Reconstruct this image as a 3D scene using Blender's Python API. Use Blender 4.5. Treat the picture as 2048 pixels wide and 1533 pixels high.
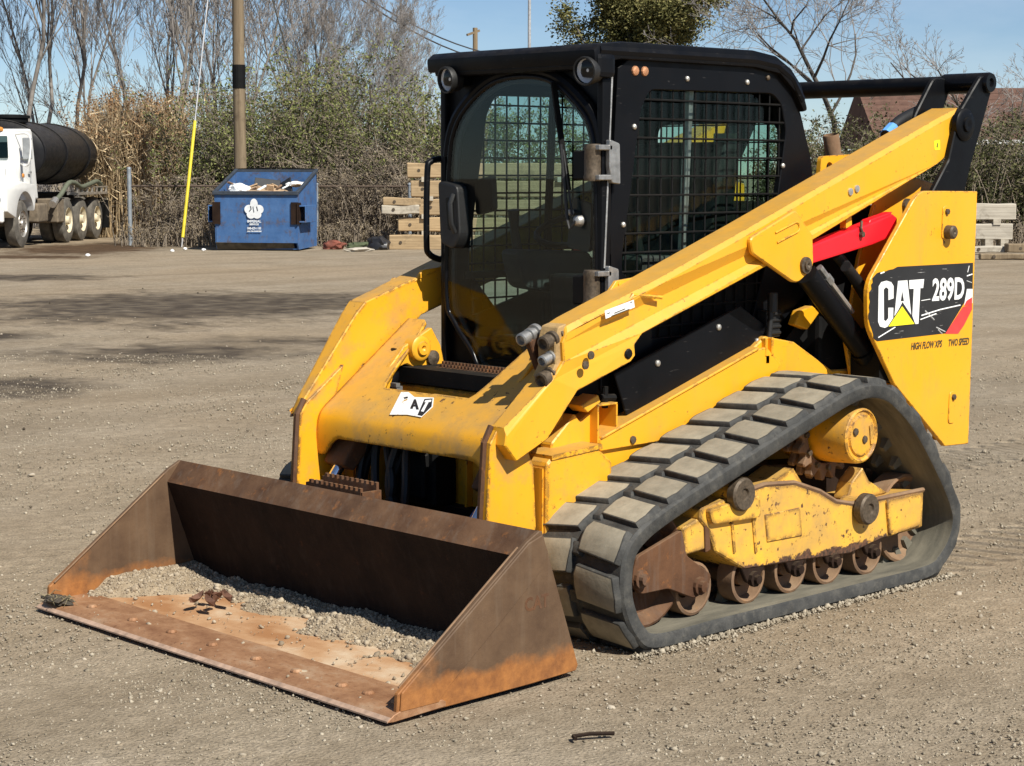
import bpy, bmesh, math, random
import numpy as np
from mathutils import Vector, Matrix, noise as mnoise

random.seed(7); RNG = np.random.default_rng(11)
SC = bpy.context.scene
for o in list(bpy.data.objects): bpy.data.objects.remove(o)
COL = SC.collection
R_ = math.radians

# ------------------------------------------------------------------ camera
# metres; X = the loader's forward direction, Y = its left, Z = up, X=0 at the bucket's cutting edge
FPX, YAW, PIT, ROLL = 3763.13, 0.7642, 0.1119, -0.0019
CAMP = Vector((3.5487, 5.2701, 1.6562))
FH = Vector((-math.sin(YAW), -math.cos(YAW), 0)); RH = Vector((-math.cos(YAW), math.sin(YAW), 0)); UP = Vector((0, 0, 1))
FW = FH*math.cos(PIT) - UP*math.sin(PIT); DN = -(UP*math.cos(PIT) + FH*math.sin(PIT))
RR = RH*math.cos(ROLL) + DN*math.sin(ROLL); DD = -RH*math.sin(ROLL) + DN*math.cos(ROLL)
cam = bpy.data.cameras.new('camera'); camo = bpy.data.objects.new('camera', cam); COL.objects.link(camo)
cam.sensor_width = 36; cam.lens = FPX/2048*36; cam.clip_start = .05; cam.clip_end = 2000
m3 = Matrix((RR, -DD, -FW)).transposed()
camo.matrix_world = Matrix.Translation(CAMP) @ m3.to_4x4()
SC.camera = camo
SC.render.resolution_x = 1024; SC.render.resolution_y = 766

# ------------------------------------------------------------------ world, sun, exposure
SUN_EL, SUN_AZ = R_(46), math.atan2(.10, 1.0)          # azimuth measured from +Y towards +X
w = bpy.data.worlds.new('World'); SC.world = w; w.use_nodes = True
nt = w.node_tree; nt.nodes.clear()
sky = nt.nodes.new('ShaderNodeTexSky'); sky.sky_type = 'NISHITA'; sky.sun_disc = False
sky.sun_elevation = SUN_EL; sky.sun_rotation = SUN_AZ; sky.air_density = .72; sky.dust_density = 0.; sky.ozone_density = 4.0
bg = nt.nodes.new('ShaderNodeBackground'); bg.inputs[1].default_value = .068
wo = nt.nodes.new('ShaderNodeOutputWorld')
# thin high cirrus over the whole dome
tcw = nt.nodes.new('ShaderNodeTexCoord'); mpw = nt.nodes.new('ShaderNodeMapping'); mpw.inputs['Scale'].default_value = (1.2, 2.6, 7); nzw = nt.nodes.new('ShaderNodeTexNoise'); nzw.inputs['Scale'].default_value = 2.2; nzw.inputs['Detail'].default_value = 6; nzw.inputs['Roughness'].default_value = .6
rmw = nt.nodes.new('ShaderNodeValToRGB'); rmw.color_ramp.elements[0].position = .45; rmw.color_ramp.elements[0].color = (0, 0, 0, 1); rmw.color_ramp.elements[1].position = .8; rmw.color_ramp.elements[1].color = (.20, .20, .20, 1)
mxw = nt.nodes.new('ShaderNodeMix'); mxw.data_type = 'RGBA'; mxw.inputs[7].default_value = (10.5, 11, 11.5, 1)
nt.links.new(tcw.outputs['Generated'], mpw.inputs[0]); nt.links.new(mpw.outputs[0], nzw.inputs['Vector']); nt.links.new(nzw.outputs['Fac'], rmw.inputs[0]); nt.links.new(rmw.outputs[0], mxw.inputs[0]); nt.links.new(sky.outputs[0], mxw.inputs[6])
nt.links.new(mxw.outputs[2], bg.inputs[0]); nt.links.new(bg.outputs[0], wo.inputs[0])
sl = bpy.data.lights.new('sun', 'SUN'); sl.energy = 5.0; sl.angle = R_(.5); sl.color = (1, .955, .87)
so = bpy.data.objects.new('sun', sl); COL.objects.link(so)
LDIR = Vector((math.sin(SUN_AZ)*math.cos(SUN_EL), math.cos(SUN_AZ)*math.cos(SUN_EL), math.sin(SUN_EL)))
so.rotation_euler = (-LDIR).to_track_quat('-Z', 'Y').to_euler(); so.location = LDIR*30
vs = SC.view_settings; vs.view_transform = 'Standard'; vs.look = 'None'; vs.exposure = .45; vs.gamma = 1; vs.use_curve_mapping = False

# ------------------------------------------------------------------ survey helpers
def ray(px, py): return RR*((px-1024)/FPX) + DD*((py-766.5)/FPX) + FW
def S(px, py, y):
    "X,Z of a measured point on the upright plane Y = y"
    r = ray(px, py); t = (y-CAMP.y)/r.y; p = CAMP + r*t; return (p.x, p.z)
def SX(px, py, x):
    "Y,Z of a measured point on the upright plane X = x"
    r = ray(px, py); t = (x-CAMP.x)/r.x; p = CAMP + r*t; return (p.y, p.z)
def BG(px, d, z=0.):
    "ground position at distance d ahead of the viewpoint, in the column px of the survey"
    return CAMP.xy.to_3d() + FH*d + RH*((px-1024)/FPX*d) + UP*z
def ZP(py, d): return CAMP.z - (py-343.5)/FPX*d

# ------------------------------------------------------------------ material helpers
class NT:
    def __init__(s, name, rough=.6, metal=0., spec=.5):
        s.m = bpy.data.materials.new(name); s.m.use_nodes = True; s.t = s.m.node_tree
        s.b = s.t.nodes['Principled BSDF']; s.b.inputs['Roughness'].default_value = rough; s.b.inputs['Metallic'].default_value = metal
        s.b.inputs['Specular IOR Level'].default_value = spec
        s.tc = s.t.nodes.new('ShaderNodeTexCoord'); s.co = s.tc.outputs['Object']
    def n(s, ty): return s.t.nodes.new(ty)
    def l(s, a, b): s.t.links.new(a, b)
    def vec(s, scale=(1, 1, 1), rot=(0, 0, 0), loc=(0, 0, 0)):
        m = s.n('ShaderNodeMapping'); s.l(s.co, m.inputs[0]); m.inputs['Scale'].default_value = scale; m.inputs['Rotation'].default_value = rot; m.inputs['Location'].default_value = loc
        return m.outputs[0]
    def noise(s, scale, detail=4, rough=.55, vec=None, dist=0.):
        n = s.n('ShaderNodeTexNoise'); n.inputs['Scale'].default_value = scale; n.inputs['Detail'].default_value = detail
        n.inputs['Roughness'].default_value = rough; n.inputs['Distortion'].default_value = dist
        s.l(vec if vec is not None else s.co, n.inputs['Vector']); return n.outputs['Fac']
    def voro(s, scale, vec=None, feat='F1', out='Distance'):
        n = s.n('ShaderNodeTexVoronoi'); n.feature = feat; n.inputs['Scale'].default_value = scale
        s.l(vec if vec is not None else s.co, n.inputs['Vector']); return n.outputs[out]
    def ramp(s, fac, *stops):
        r = s.n('ShaderNodeValToRGB'); e = r.color_ramp.elements
        while len(e) < len(stops): e.new(.5)
        for k, (p, c) in enumerate(stops):
            e[k].position = p; e[k].color = (*c, 1) if isinstance(c, tuple) else (c, c, c, 1)
        s.l(fac, r.inputs[0]); return r.outputs[0]
    def math(s, op, a, b=None, clamp=False):
        m = s.n('ShaderNodeMath'); m.operation = op; m.use_clamp = clamp
        for k, v in enumerate((a, b)):
            if v is None: continue
            if isinstance(v, (int, float)): m.inputs[k].default_value = v
            else: s.l(v, m.inputs[k])
        return m.outputs[0]
    def mix(s, fac, a, b, mode='MIX'):
        m = s.n('ShaderNodeMix'); m.data_type = 'RGBA'; m.blend_type = mode
        for k, v in ((0, fac), (6, a), (7, b)):
            if isinstance(v, (int, float)): m.inputs[k].default_value = v
            elif isinstance(v, tuple): m.inputs[k].default_value = (*v, 1)
            else: s.l(v, m.inputs[k])
        return m.outputs[2]
    def normal_z(s):
        g = s.n('ShaderNodeNewGeometry'); x = s.n('ShaderNodeSeparateXYZ'); s.l(g.outputs['Normal'], x.inputs[0]); return x.outputs[2]
    def sep(s):
        x = s.n('ShaderNodeSeparateXYZ'); s.l(s.co, x.inputs[0]); return x.outputs
    def edge(s, radius=.012):
        'mask that is 1 along sharp edges'
        b = s.n('ShaderNodeBevel'); b.samples = 4; b.inputs[0].default_value = radius; g = s.n('ShaderNodeNewGeometry'); d = s.n('ShaderNodeVectorMath'); d.operation = 'DOT_PRODUCT'
        s.l(b.outputs[0], d.inputs[0]); s.l(g.outputs['Normal'], d.inputs[1]); return s.ramp(d.outputs['Value'], (.90, 1.), (.995, 0.))
    def island(s):
        g = s.n('ShaderNodeNewGeometry'); return g.outputs['Random Per Island']
    def objrand(s):
        g = s.n('ShaderNodeObjectInfo'); return g.outputs['Random']
    def col(s, c):
        if isinstance(c, tuple): s.b.inputs['Base Color'].default_value = (*c, 1)
        else: s.l(c, s.b.inputs['Base Color'])
    def rough(s, r): s.l(r, s.b.inputs['Roughness'])
    def bump(s, h, strength=.3, dist=.01):
        b = s.n('ShaderNodeBump'); b.inputs['Strength'].default_value = strength; b.inputs['Distance'].default_value = dist
        s.l(h, b.inputs['Height'])
        if s.b.inputs['Normal'].is_linked: s.l(s.b.inputs['Normal'].links[0].from_socket, b.inputs['Normal'])
        s.l(b.outputs[0], s.b.inputs['Normal'])

M = {}
def simple(name, c, rough=.6, metal=0., var=.25, scale=8., bump=0., bscale=60.):
    n = NT(name, rough, metal)
    f = n.noise(scale, 5)
    d = tuple(max(0, x*(1-var)) for x in c); e = tuple(min(1, x*(1+var)) for x in c)
    n.col(n.ramp(f, (.3, d), (.7, e)))
    if bump: n.bump(n.noise(bscale, 4), bump, .01)
    M[name] = n.m; return n.m

def yellow(name, chips=.0, dirt=.0, base=(.83, .390, .011)):
    n = NT(name, .42, 0, .45)
    f = n.noise(2.2, 5)
    c = n.ramp(f, (.25, tuple(x*.90 for x in base)), (.75, base))
    # faint vertical run-off stains and road dust
    st = n.ramp(n.noise(9, 4, .6, n.vec((1, 1, .12))), (.55, 0.), (.8, .22))
    c = n.mix(st, c, (.42, .25, .07))
    dustf = n.math('MULTIPLY', n.ramp(n.normal_z(), (.45, 0.), (.85, 1.)), n.ramp(n.noise(14, 5, .65), (.3, .38), (.7, .72)))
    c = n.mix(dustf, c, (.36, .235, .085))
    if dirt:
        c = n.mix(n.ramp(n.noise(5.5, 6, .7), (.5-dirt*.2, 0.), (.78, .85)), c, (.27, .19, .105))
    c = n.mix(n.ramp(n.noise(1.3, 4, .6), (.42, 0.), (.72, .30)), c, (.62, .36, .085))      # sun-faded, dusty areas
    # chips: dense fine noise gated by a coarse one
    g = n.ramp(n.noise(3.2, 3), (.48-chips*.12, 0.), (.66-chips*.12, 1.))
    h = n.ramp(n.noise(34, 5, .7), (.645-chips*.045, 0.), (.67-chips*.045, 1.))
    ch = n.math('MULTIPLY', g, h)
    ew = n.math('MULTIPLY', n.edge(.010+.022*chips), n.ramp(n.noise(24, 5, .75), (.52-chips*.10, 0.), (.57-chips*.10, 1.)))
    ch = n.math('MAXIMUM', ch, ew)
    if chips > .9:      # paint scraped off along the lower edge of the rails
        zz = n.math('SUBTRACT', n.math('ADD', .150, n.math('MULTIPLY', n.noise(11, 6, .75), .11)), n.sep()[2]); ch = n.math('MAXIMUM', ch, n.ramp(n.math('MULTIPLY', zz, 20), (.0, 0.), (.12, 1.)))
    c = n.mix(n.ramp(n.noise(7, 6, .72, n.vec((1, 1, .5))), (.54, 0.), (.74, .42)), c, (.46, .27, .06))
    c = n.mix(ch, c, n.ramp(n.noise(80, 3), (.35, (.035, .02, .012)), (.65, (.13, .06, .03))))
    sc = n.ramp(n.noise(60, 3, .5, n.vec((.35, 1, 3.2), (0, .5, 0))), (.70, 0.), (.74, .35))
    c = n.mix(sc, c, (.25, .14, .05))
    n.col(c); n.rough(n.math('ADD', n.math('MULTIPLY', ch, .35), n.ramp(n.noise(20, 4), (.3, .36), (.7, .52))))
    n.bump(n.noise(260, 2), .03, .002); n.bump(ch, -.35, .002)
    M[name] = n.m
yellow('yellow'); yellow('yellow_chipped', .55, .1); yellow('yellow_worn', .95, .55, (.83, .45, .045))
simple('yellow_brown', (.34, .22, .09), .8, 0, .3, 12, .3, 90)  # dull brownish yellow for the coupler block

def black(name, c=(.0026, .0029, .0038), rough=.40, dust=.10):
    n = NT(name, rough, 0, .16)
    f = n.noise(5, 5)
    cc = n.ramp(f, (.3, c), (.75, tuple(x*1.7 for x in c)))
    d = n.math('MULTIPLY', n.ramp(n.normal_z(), (.3, 0.), (.9, dust)), n.ramp(n.noise(20, 4), (.35, .2), (.7, 1.)))
    cc = n.mix(d, cc, (.17, .14, .10))
    sc = n.ramp(n.noise(55, 3, .5, n.vec((.3, 1, 2.6), (0, .4, 0))), (.70, 0.), (.73, .25))
    cc = n.mix(sc, cc, (.12, .11, .10))
    n.col(cc); n.bump(n.noise(200, 2), .04, .002); n.rough(n.ramp(n.noise(12, 4), (.3, rough-.06), (.7, rough+.15)))
    M[name] = n.m
black('black'); black('black_matt', (.0045, .0045, .0045), .65, .14); black('black_gloss', (.004, .004, .005), .18, .06)
simple('black_plastic', (.010, .010, .0098), .55, 0, .3, 14, .1, 150)

def rust(name, dark=(.055, .030, .020), mid=(.12, .062, .036), hot=(.30, .115, .032), hotlevel=.58, dust=.25, streak=(.16, .13, .105)):
    n = NT(name, .78, 0, .12)
    a = n.noise(4.5, 7, .68); b = n.noise(17, 6, .7); 
    c = n.ramp(a, (.30, dark), (.62, mid))
    c = n.mix(n.ramp(b, (hotlevel, 0.), (hotlevel+.14, .85)), c, hot)
    c = n.mix(n.ramp(n.noise(26, 4, .6, n.vec((1, 1, .1))), (.52, 0.), (.75, .4)), c, streak)
    d = n.math('MULTIPLY', n.ramp(n.normal_z(), (.4, 0.), (.9, dust)), n.ramp(n.noise(9, 4), (.35, .2), (.7, 1.)))
    c = n.mix(d, c, (.36, .28, .18)); n.col(c)
    n.bump(n.noise(70, 6, .7), .35, .004); M[name] = n.m; return n
rust('rust', (.06, .031, .019), (.135, .066, .034)); rust('rust_light', (.13, .075, .045), (.25, .155, .09), (.30, .14, .05), .6, .35)
rust('rust_dark', (.012, .0075, .006), (.030, .017, .011), (.075, .030, .014), .62, .15, (.045, .032, .024))

def bucket_side():
    n = NT('bucket_side_steel', .66, 0, .25)
    a = n.noise(5, 6, .65)
    c = n.ramp(a, (.3, (.070, .040, .023)), (.65, (.135, .082, .046)))
    c = n.mix(n.ramp(n.noise(30, 4, .6, n.vec((1, 1, .09))), (.5, 0.), (.75, .3)), c, (.17, .125, .085))
    x = n.sep()
    # orange rust band climbing from the lower edge and along the front edge
    lo = n.math('SUBTRACT', n.math('ADD', n.math('MULTIPLY', n.noise(6, 5, .65), .16), .035), x[2])
    fr = n.math('ADD', n.math('MULTIPLY', n.noise(8, 5, .65), .35), n.math('ADD', x[0], .05))
    c = n.mix(n.ramp(n.math('MULTIPLY', lo, 12), (.0, 0.), (.5, .82)), c, n.ramp(n.noise(22, 6, .7), (.3, (.20, .075, .024)), (.7, (.42, .17, .045))))
    c = n.mix(n.ramp(n.math('MULTIPLY', fr, 3), (.15, 0.), (.6, .85)), c, n.ramp(n.noise(25, 6, .7), (.3, (.22, .085, .028)), (.7, (.47, .21, .07))))
    n.col(c); n.bump(n.noise(60, 6, .7), .3, .004); M['bucket_side'] = n.m
bucket_side()
def bucket_floor():
    n = NT('bucket_floor_steel', .8, .05)
    a = n.noise(3.4, 5, .55, n.vec((1.25, .8, 1), (0, 0, R_(20))))
    c = n.ramp(a, (.36, (.33, .155, .060)), (.49, (.45, .265, .135)), (.61, (.55, .42, .28)), (.8, (.50, .41, .29)))
    c = n.mix(n.ramp(n.noise(30, 6, .75), (.56, 0.), (.74, .5)), c, (.27, .125, .05))
    c = n.mix(n.ramp(n.noise(70, 3, .5, n.vec((.12, 1, 1), (0, 0, .06))), (.60, 0.), (.70, .35)), c, (.30, .19, .11))
    n.col(c); n.bump(n.noise(90, 6, .7), .3, .003); M['bucket_floor'] = n.m
    n = NT('cutting_edge_steel', .62, .25)
    a = n.noise(9, 6, .7, n.vec((1, .6, 1)))
    c = n.ramp(a, (.32, (.22, .10, .045)), (.52, (.36, .19, .095)), (.75, (.47, .33, .21)))
    c = n.mix(n.ramp(n.noise(55, 5, .7), (.56, 0.), (.7, .7)), c, (.15, .065, .03)); n.col(c)
    n.bump(n.noise(80, 6, .7), .3, .003); M['cutting_edge'] = n.m
bucket_floor()
simple('bare_steel', (.62, .58, .52), .38, .75, .2, 25); simple('chrome', (.75, .76, .78), .08, 1., .02)
simple('aluminium', (.36, .355, .34), .45, .7, .3, 30, .1, 120); simple('bolt_zinc', (.55, .53, .48), .4, .7, .2, 30)
simple('bolt_copper', (.50, .24, .12), .55, .4, .3, 90); simple('bolt_dark', (.10, .075, .05), .6, .4, .4, 90)
simple('red', (.80, .012, .022), .45, 0, .08, 6); simple('decal_red', (.72, .05, .045), .5, 0, .15, 20)
simple('white_sticker', (.80, .80, .77), .5, 0, .06, 20); simple('decal_ink', (.06, .045, .02), .6)
simple('decal_yellow', (.90, .78, .02), .45, 0, .03); simple('label_yellow', (.80, .72, .02), .5, 0, .2, 60)
def decal_black():
    n = NT('decal_black', .42)
    c = n.ramp(n.noise(6, 4), (.3, (.012, .012, .013)), (.7, (.022, .022, .023)))
    sc = n.ramp(n.noise(42, 4, .6, n.vec((.22, 1, 3.5), (0, -.25, 0))), (.69, 0.), (.71, .8))
    c = n.mix(sc, c, (.55, .53, .5)); n.col(c); M['decal_black'] = n.m
    n = NT('torn_sticker', .5)
    f = n.noise(38, 5, .7); h = n.noise(23, 4, .6, n.vec((1, 1, 1), (.4, .2, .9)))
    c = n.ramp(f, (.30, (.35, .32, .27)), (.36, (.82, .82, .79)))
    c = n.mix(n.ramp(h, (.66, 0.), (.68, 1.)), c, (.5, .27, .04)); n.col(c); M['torn_sticker'] = n.m
decal_black()
def rubber():
    n = NT('rubber', .75, 0, .35)
    c = n.ramp(n.noise(7, 6, .65), (.3, (.030, .031, .030)), (.75, (.085, .082, .074)))
    c = n.mix(n.ramp(n.noise(28, 5, .7), (.52, 0.), (.78, .4)), c, (.15, .135, .105)); n.col(c)
    c = n.mix(n.ramp(n.noise(22, 6, .75), (.50, 0.), (.62, .6)), c, (.026, .026, .025)); n.col(c); n.bump(n.noise(60, 6, .7), .5, .005); M['rubber'] = n.m
    n = NT('rubber_dusty', .9, 0, .2)
    c = n.ramp(n.noise(16, 6, .7), (.25, (.215, .190, .140)), (.75, (.36, .322, .245)))
    c = n.mix(n.ramp(n.noise(45, 5, .75), (.57, 0.), (.75, .45)), c, (.13, .122, .10)); c = n.mix(.5, c, n.ramp(n.objrand(), (0., (.75, .75, .74)), (1., (1.15, 1.13, 1.08))), 'MULTIPLY'); n.col(c)
    n.bump(n.noise(75, 6, .7), .4, .003); M['rubber_dusty'] = n.m
    n = NT('rubber_inner', .85, 0, .3)
    c = n.ramp(n.noise(6, 6, .65, n.vec((.5, 2.2, .5))), (.3, (.085, .08, .062)), (.7, (.21, .19, .14))); n.col(c)
    n.bump(n.noise(50, 6, .7), .4, .004); M['rubber_inner'] = n.m
rubber()
def glass(name, tint, refl=.10, rough=0.):
    m = bpy.data.materials.new(name); m.use_nodes = True; t = m.node_tree; t.nodes.clear()
    tr = t.nodes.new('ShaderNodeBsdfTransparent'); tr.inputs[0].default_value = (*tint, 1)
    gl = t.nodes.new('ShaderNodeBsdfGlossy'); gl.inputs['Roughness'].default_value = rough; gl.inputs[0].default_value = (1, 1, 1, 1)
    lw = t.nodes.new('ShaderNodeLayerWeight'); pw = t.nodes.new('ShaderNodeMath'); pw.operation = 'POWER'; pw.inputs[1].default_value = 5
    t.links.new(lw.outputs['Facing'], pw.inputs[0]); fr = t.nodes.new('ShaderNodeMath'); fr.operation = 'MULTIPLY_ADD'; fr.inputs[1].default_value = .9; fr.inputs[2].default_value = refl*.22
    t.links.new(pw.outputs[0], fr.inputs[0])
    mx = t.nodes.new('ShaderNodeMixShader'); ou = t.nodes.new('ShaderNodeOutputMaterial')
    t.links.new(fr.outputs[0], mx.inputs[0]); t.links.new(tr.outputs[0], mx.inputs[1]); t.links.new(gl.outputs[0], mx.inputs[2]); t.links.new(mx.outputs[0], ou.inputs[0])
    M[name] = m
glass('glass', (.76, .84, .86), .09); glass('glass_tint', (.74, .84, .81), .06); glass('lamp_glass', (.95, .95, .95))

# ------------------------------------------------------------------ mesh helpers
def new(): return bmesh.new()
def obj(name, bm, mat, parent=None, smooth=None, recalc=True):
    if recalc: bmesh.ops.recalc_face_normals(bm, faces=bm.faces[:])
    me = bpy.data.meshes.new(name); bm.to_mesh(me); bm.free()
    for k in (mat if isinstance(mat, (list, tuple)) else [mat]): me.materials.append(M[k])
    o = bpy.data.objects.new(name, me); COL.objects.link(o)
    if parent: o.parent = parent
    if smooth is not None:
        me.shade_smooth(); me.set_sharp_from_angle(angle=R_(smooth))
    return o
def npobj(name, V, F, mat, parent=None, smooth=False):
    V = np.asarray(V, np.float32); F = np.asarray(F, np.int32)
    me = bpy.data.meshes.new(name); k = F.shape[1]
    me.vertices.add(len(V)); me.vertices.foreach_set('co', V.ravel())
    me.loops.add(F.size); me.loops.foreach_set('vertex_index', F.ravel())
    me.polygons.add(len(F)); me.polygons.foreach_set('loop_start', np.arange(0, F.size, k, dtype=np.int32))
    me.update(calc_edges=True); me.validate()
    if smooth: me.shade_smooth()
    if mat: me.materials.append(M[mat])
    o = bpy.data.objects.new(name, me); COL.objects.link(o)
    if parent: o.parent = parent
    return o
def tag(o, label=None, cat=None, group=None, kind=None):
    for k, v in (('label', label), ('category', cat), ('group', group), ('kind', kind)):
        if v: o[k] = v
    return o
def thing(name, label, cat, loc=(0, 0, 0), rz=0., group=None):
    o = bpy.data.objects.new(name, None); COL.objects.link(o); o.location = loc; o.rotation_euler = (0, 0, rz)
    o.empty_display_size = .2
    return tag(o, label, cat, group)
def copy_tree(o, parent=None):
    c = o.copy(); COL.objects.link(c); c.parent = parent
    for ch in list(o.children): copy_tree(ch, c)
    return c
def bevel(bm, off, seg=1, ang=35, edges=None):
    bm.normal_update()
    if edges is None:
        edges = [e for e in bm.edges if len(e.link_faces) == 2 and e.calc_face_angle(0) > R_(ang)]
    if edges: bmesh.ops.bevel(bm, geom=edges, offset=off, segments=seg, affect='EDGES', profile=.6, clamp_overlap=True)
def prism(bm, pts, y0, y1, holes=(), mi=0, axis='y'):
    "polygon in XZ (axis y) or YZ (axis x) or XY (axis z) extruded between y0 and y1, with optional holes"
    def P(a, b, t): return (a, t, b) if axis == 'y' else ((t, a, b) if axis == 'x' else (a, b, t))
    if not holes:
        a = [bm.verts.new(P(p[0], p[1], y0)) for p in pts]; b = [bm.verts.new(P(p[0], p[1], y1)) for p in pts]
        n = len(pts); fs = [bm.faces.new(a), bm.faces.new(b[::-1])]
        for i in range(n): fs.append(bm.faces.new((a[i], b[i], b[(i+1) % n], a[(i+1) % n])))
    else:
        es = []
        for lp in [pts]+list(holes):
            v = [bm.verts.new(P(p[0], p[1], y0)) for p in lp]
            es += [bm.edges.new((v[i], v[(i+1) % len(v)])) for i in range(len(v))]
        r = bmesh.ops.triangle_fill(bm, edges=es, use_beauty=True, use_dissolve=False)
        f0 = [g for g in r['geom'] if isinstance(g, bmesh.types.BMFace)]
        e = bmesh.ops.extrude_face_region(bm, geom=f0)
        d = Vector(P(0, 0, y1-y0)); fs = []
        bmesh.ops.translate(bm, vec=d, verts=[g for g in e['geom'] if isinstance(g, bmesh.types.BMVert)])
        fs = f0
    for f in fs: f.material_index = mi
    return fs
def box(bm, c, s, rot=None, mi=0):
    mat = Matrix.Translation(Vector(c)) @ (rot.to_4x4() if rot else Matrix.Identity(4)) @ Matrix.Diagonal((*s, 1))
    r = bmesh.ops.create_cube(bm, size=1, matrix=mat)
    fs = {f for v in r['verts'] for f in v.link_faces}
    for f in fs: f.material_index = mi
    return r['verts']
def frame(d):
    d = Vector(d).normalized(); a = Vector((0, 0, 1)) if abs(d.z) < .9 else Vector((1, 0, 0))
    x = d.cross(a).normalized(); return x, d.cross(x).normalized()
def cyl(bm, p0, p1, r0, r1=None, seg=16, cap=True, mi=0):
    p0 = Vector(p0); p1 = Vector(p1); r1 = r0 if r1 is None else r1
    x, y = frame(p1-p0); cs = [(math.cos(2*math.pi*i/seg), math.sin(2*math.pi*i/seg)) for i in range(seg)]
    a = [bm.verts.new(p0+x*(r0*c)+y*(r0*s)) for c, s in cs]; b = [bm.verts.new(p1+x*(r1*c)+y*(r1*s)) for c, s in cs]
    fs = [bm.faces.new((a[i], a[(i+1) % seg], b[(i+1) % seg], b[i])) for i in range(seg)]
    if cap: fs += [bm.faces.new(a[::-1]), bm.faces.new(b)]
    for f in fs: f.material_index = mi
def lathe(bm, c, axis, prof, seg=24, mi=0, closed=False):
    "profile of (distance along axis, radius); axis from centre c"
    c = Vector(c); d = Vector(axis).normalized(); x, y = frame(d); rings = []
    for t, r in prof:
        if r < 1e-5: rings.append([bm.verts.new(c+d*t)])
        else: rings.append([bm.verts.new(c+d*t+x*(r*math.cos(2*math.pi*i/seg))+y*(r*math.sin(2*math.pi*i/seg))) for i in range(seg)])
    pr = list(zip(rings, rings[1:])) + ([(rings[-1], rings[0])] if closed else [])
    for a, b in pr:
        for i in range(seg):
            j = (i+1) % seg
            if len(a) == 1 and len(b) == 1: continue
            q = (a[0], b[j], b[i]) if len(a) == 1 else ((a[i], a[j], b[0]) if len(b) == 1 else (a[i], a[j], b[j], b[i]))
            f = bm.faces.new(q); f.material_index = mi
def tube(bm, path, r, seg=8, cap=True, closed=False, mi=0):
    P = [Vector(p) for p in path]; n = len(P); rings = []
    rs = r if isinstance(r, (list, tuple)) else [r]*n
    pa = None
    for i in range(n):
        d = (P[(i+1) % n]-P[i-1]) if closed else (P[min(i+1, n-1)]-P[max(i-1, 0)])
        d.normalize()
        if pa is None: x, y = frame(d)
        else: x = (pa-d*pa.dot(d)).normalized(); y = d.cross(x)
        pa = x
        rings.append([bm.verts.new(P[i]+x*(rs[i]*math.cos(2*math.pi*k/seg))+y*(rs[i]*math.sin(2*math.pi*k/seg))) for k in range(seg)])
    pr = list(zip(rings, rings[1:])) + ([(rings[-1], rings[0])] if closed else [])
    for a, b in pr:
        for k in range(seg):
            f = bm.faces.new((a[k], a[(k+1) % seg], b[(k+1) % seg], b[k])); f.material_index = mi
    if cap and not closed: bm.faces.new(rings[0][::-1]); bm.faces.new(rings[-1])
def smooth_path(pts, n=6, closed=False):
    P = [Vector(p) for p in pts]; out = []; N = len(P)
    for i in range(N if closed else N-1):
        p0 = P[i-1] if (closed or i > 0) else P[0]; p1 = P[i]; p2 = P[(i+1) % N]; p3 = P[(i+2) % N] if (closed or i+2 < N) else P[-1]
        for k in range(n):
            t = k/n; out.append(.5*((2*p1)+(p2-p0)*t+(2*p0-5*p1+4*p2-p3)*t*t+(3*p1-p0-3*p2+p3)*t**3))
    if not closed: out.append(P[-1])
    return out
def round_poly(pts, r, n=4):
    "round the corners of a 2D polygon"
    out = []; N = len(pts)
    for i in range(N):
        a, b, c = Vector(pts[i-1][:2]), Vector(pts[i][:2]), Vector(pts[(i+1) % N][:2])
        rr = pts[i][2] if len(pts[i]) > 2 else r
        u = (a-b); v = (c-b); t = min(rr, u.length*.45, v.length*.45)
        if t < 1e-4: out.append(tuple(b)); continue
        p, q = b+u.normalized()*t, b+v.normalized()*t
        for k in range(n+1):
            s = k/n; out.append(tuple((1-s)**2*p+2*s*(1-s)*b+s*s*q))
    return out
LEFTSIDE = Matrix(((-1, 0, 0, 0), (0, 0, 1, 0), (0, 1, 0, 0), (0, 0, 0, 1)))    # text plane facing +Y
def text_part(name, body, mat, parent, origin, size, basis, sx=1., bold=0., shear=0., depth=.0006, align='LEFT'):
    cu = bpy.data.curves.new(name, 'FONT'); cu.body = body; cu.size = size; cu.extrude = depth; cu.offset = bold; cu.shear = shear; cu.align_x = align
    cu.resolution_u = 3
    o = bpy.data.objects.new(name, cu); COL.objects.link(o); bpy.context.view_layer.update()
    me = bpy.data.meshes.new_from_object(o.evaluated_get(bpy.context.evaluated_depsgraph_get()))
    bpy.data.objects.remove(o)
    me.transform(Matrix.Translation(Vector(origin)) @ basis @ Matrix.Diagonal((sx, 1, 1, 1)))
    me.materials.clear(); me.materials.append(M[mat])
    t = bpy.data.objects.new(name, me); COL.objects.link(t); t.parent = parent
    return t
# ================================================================== THE LOADER
L = thing('compact_track_loader', 'yellow compact track loader with black cab and rusty bucket on gravel', 'track loader')

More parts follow.
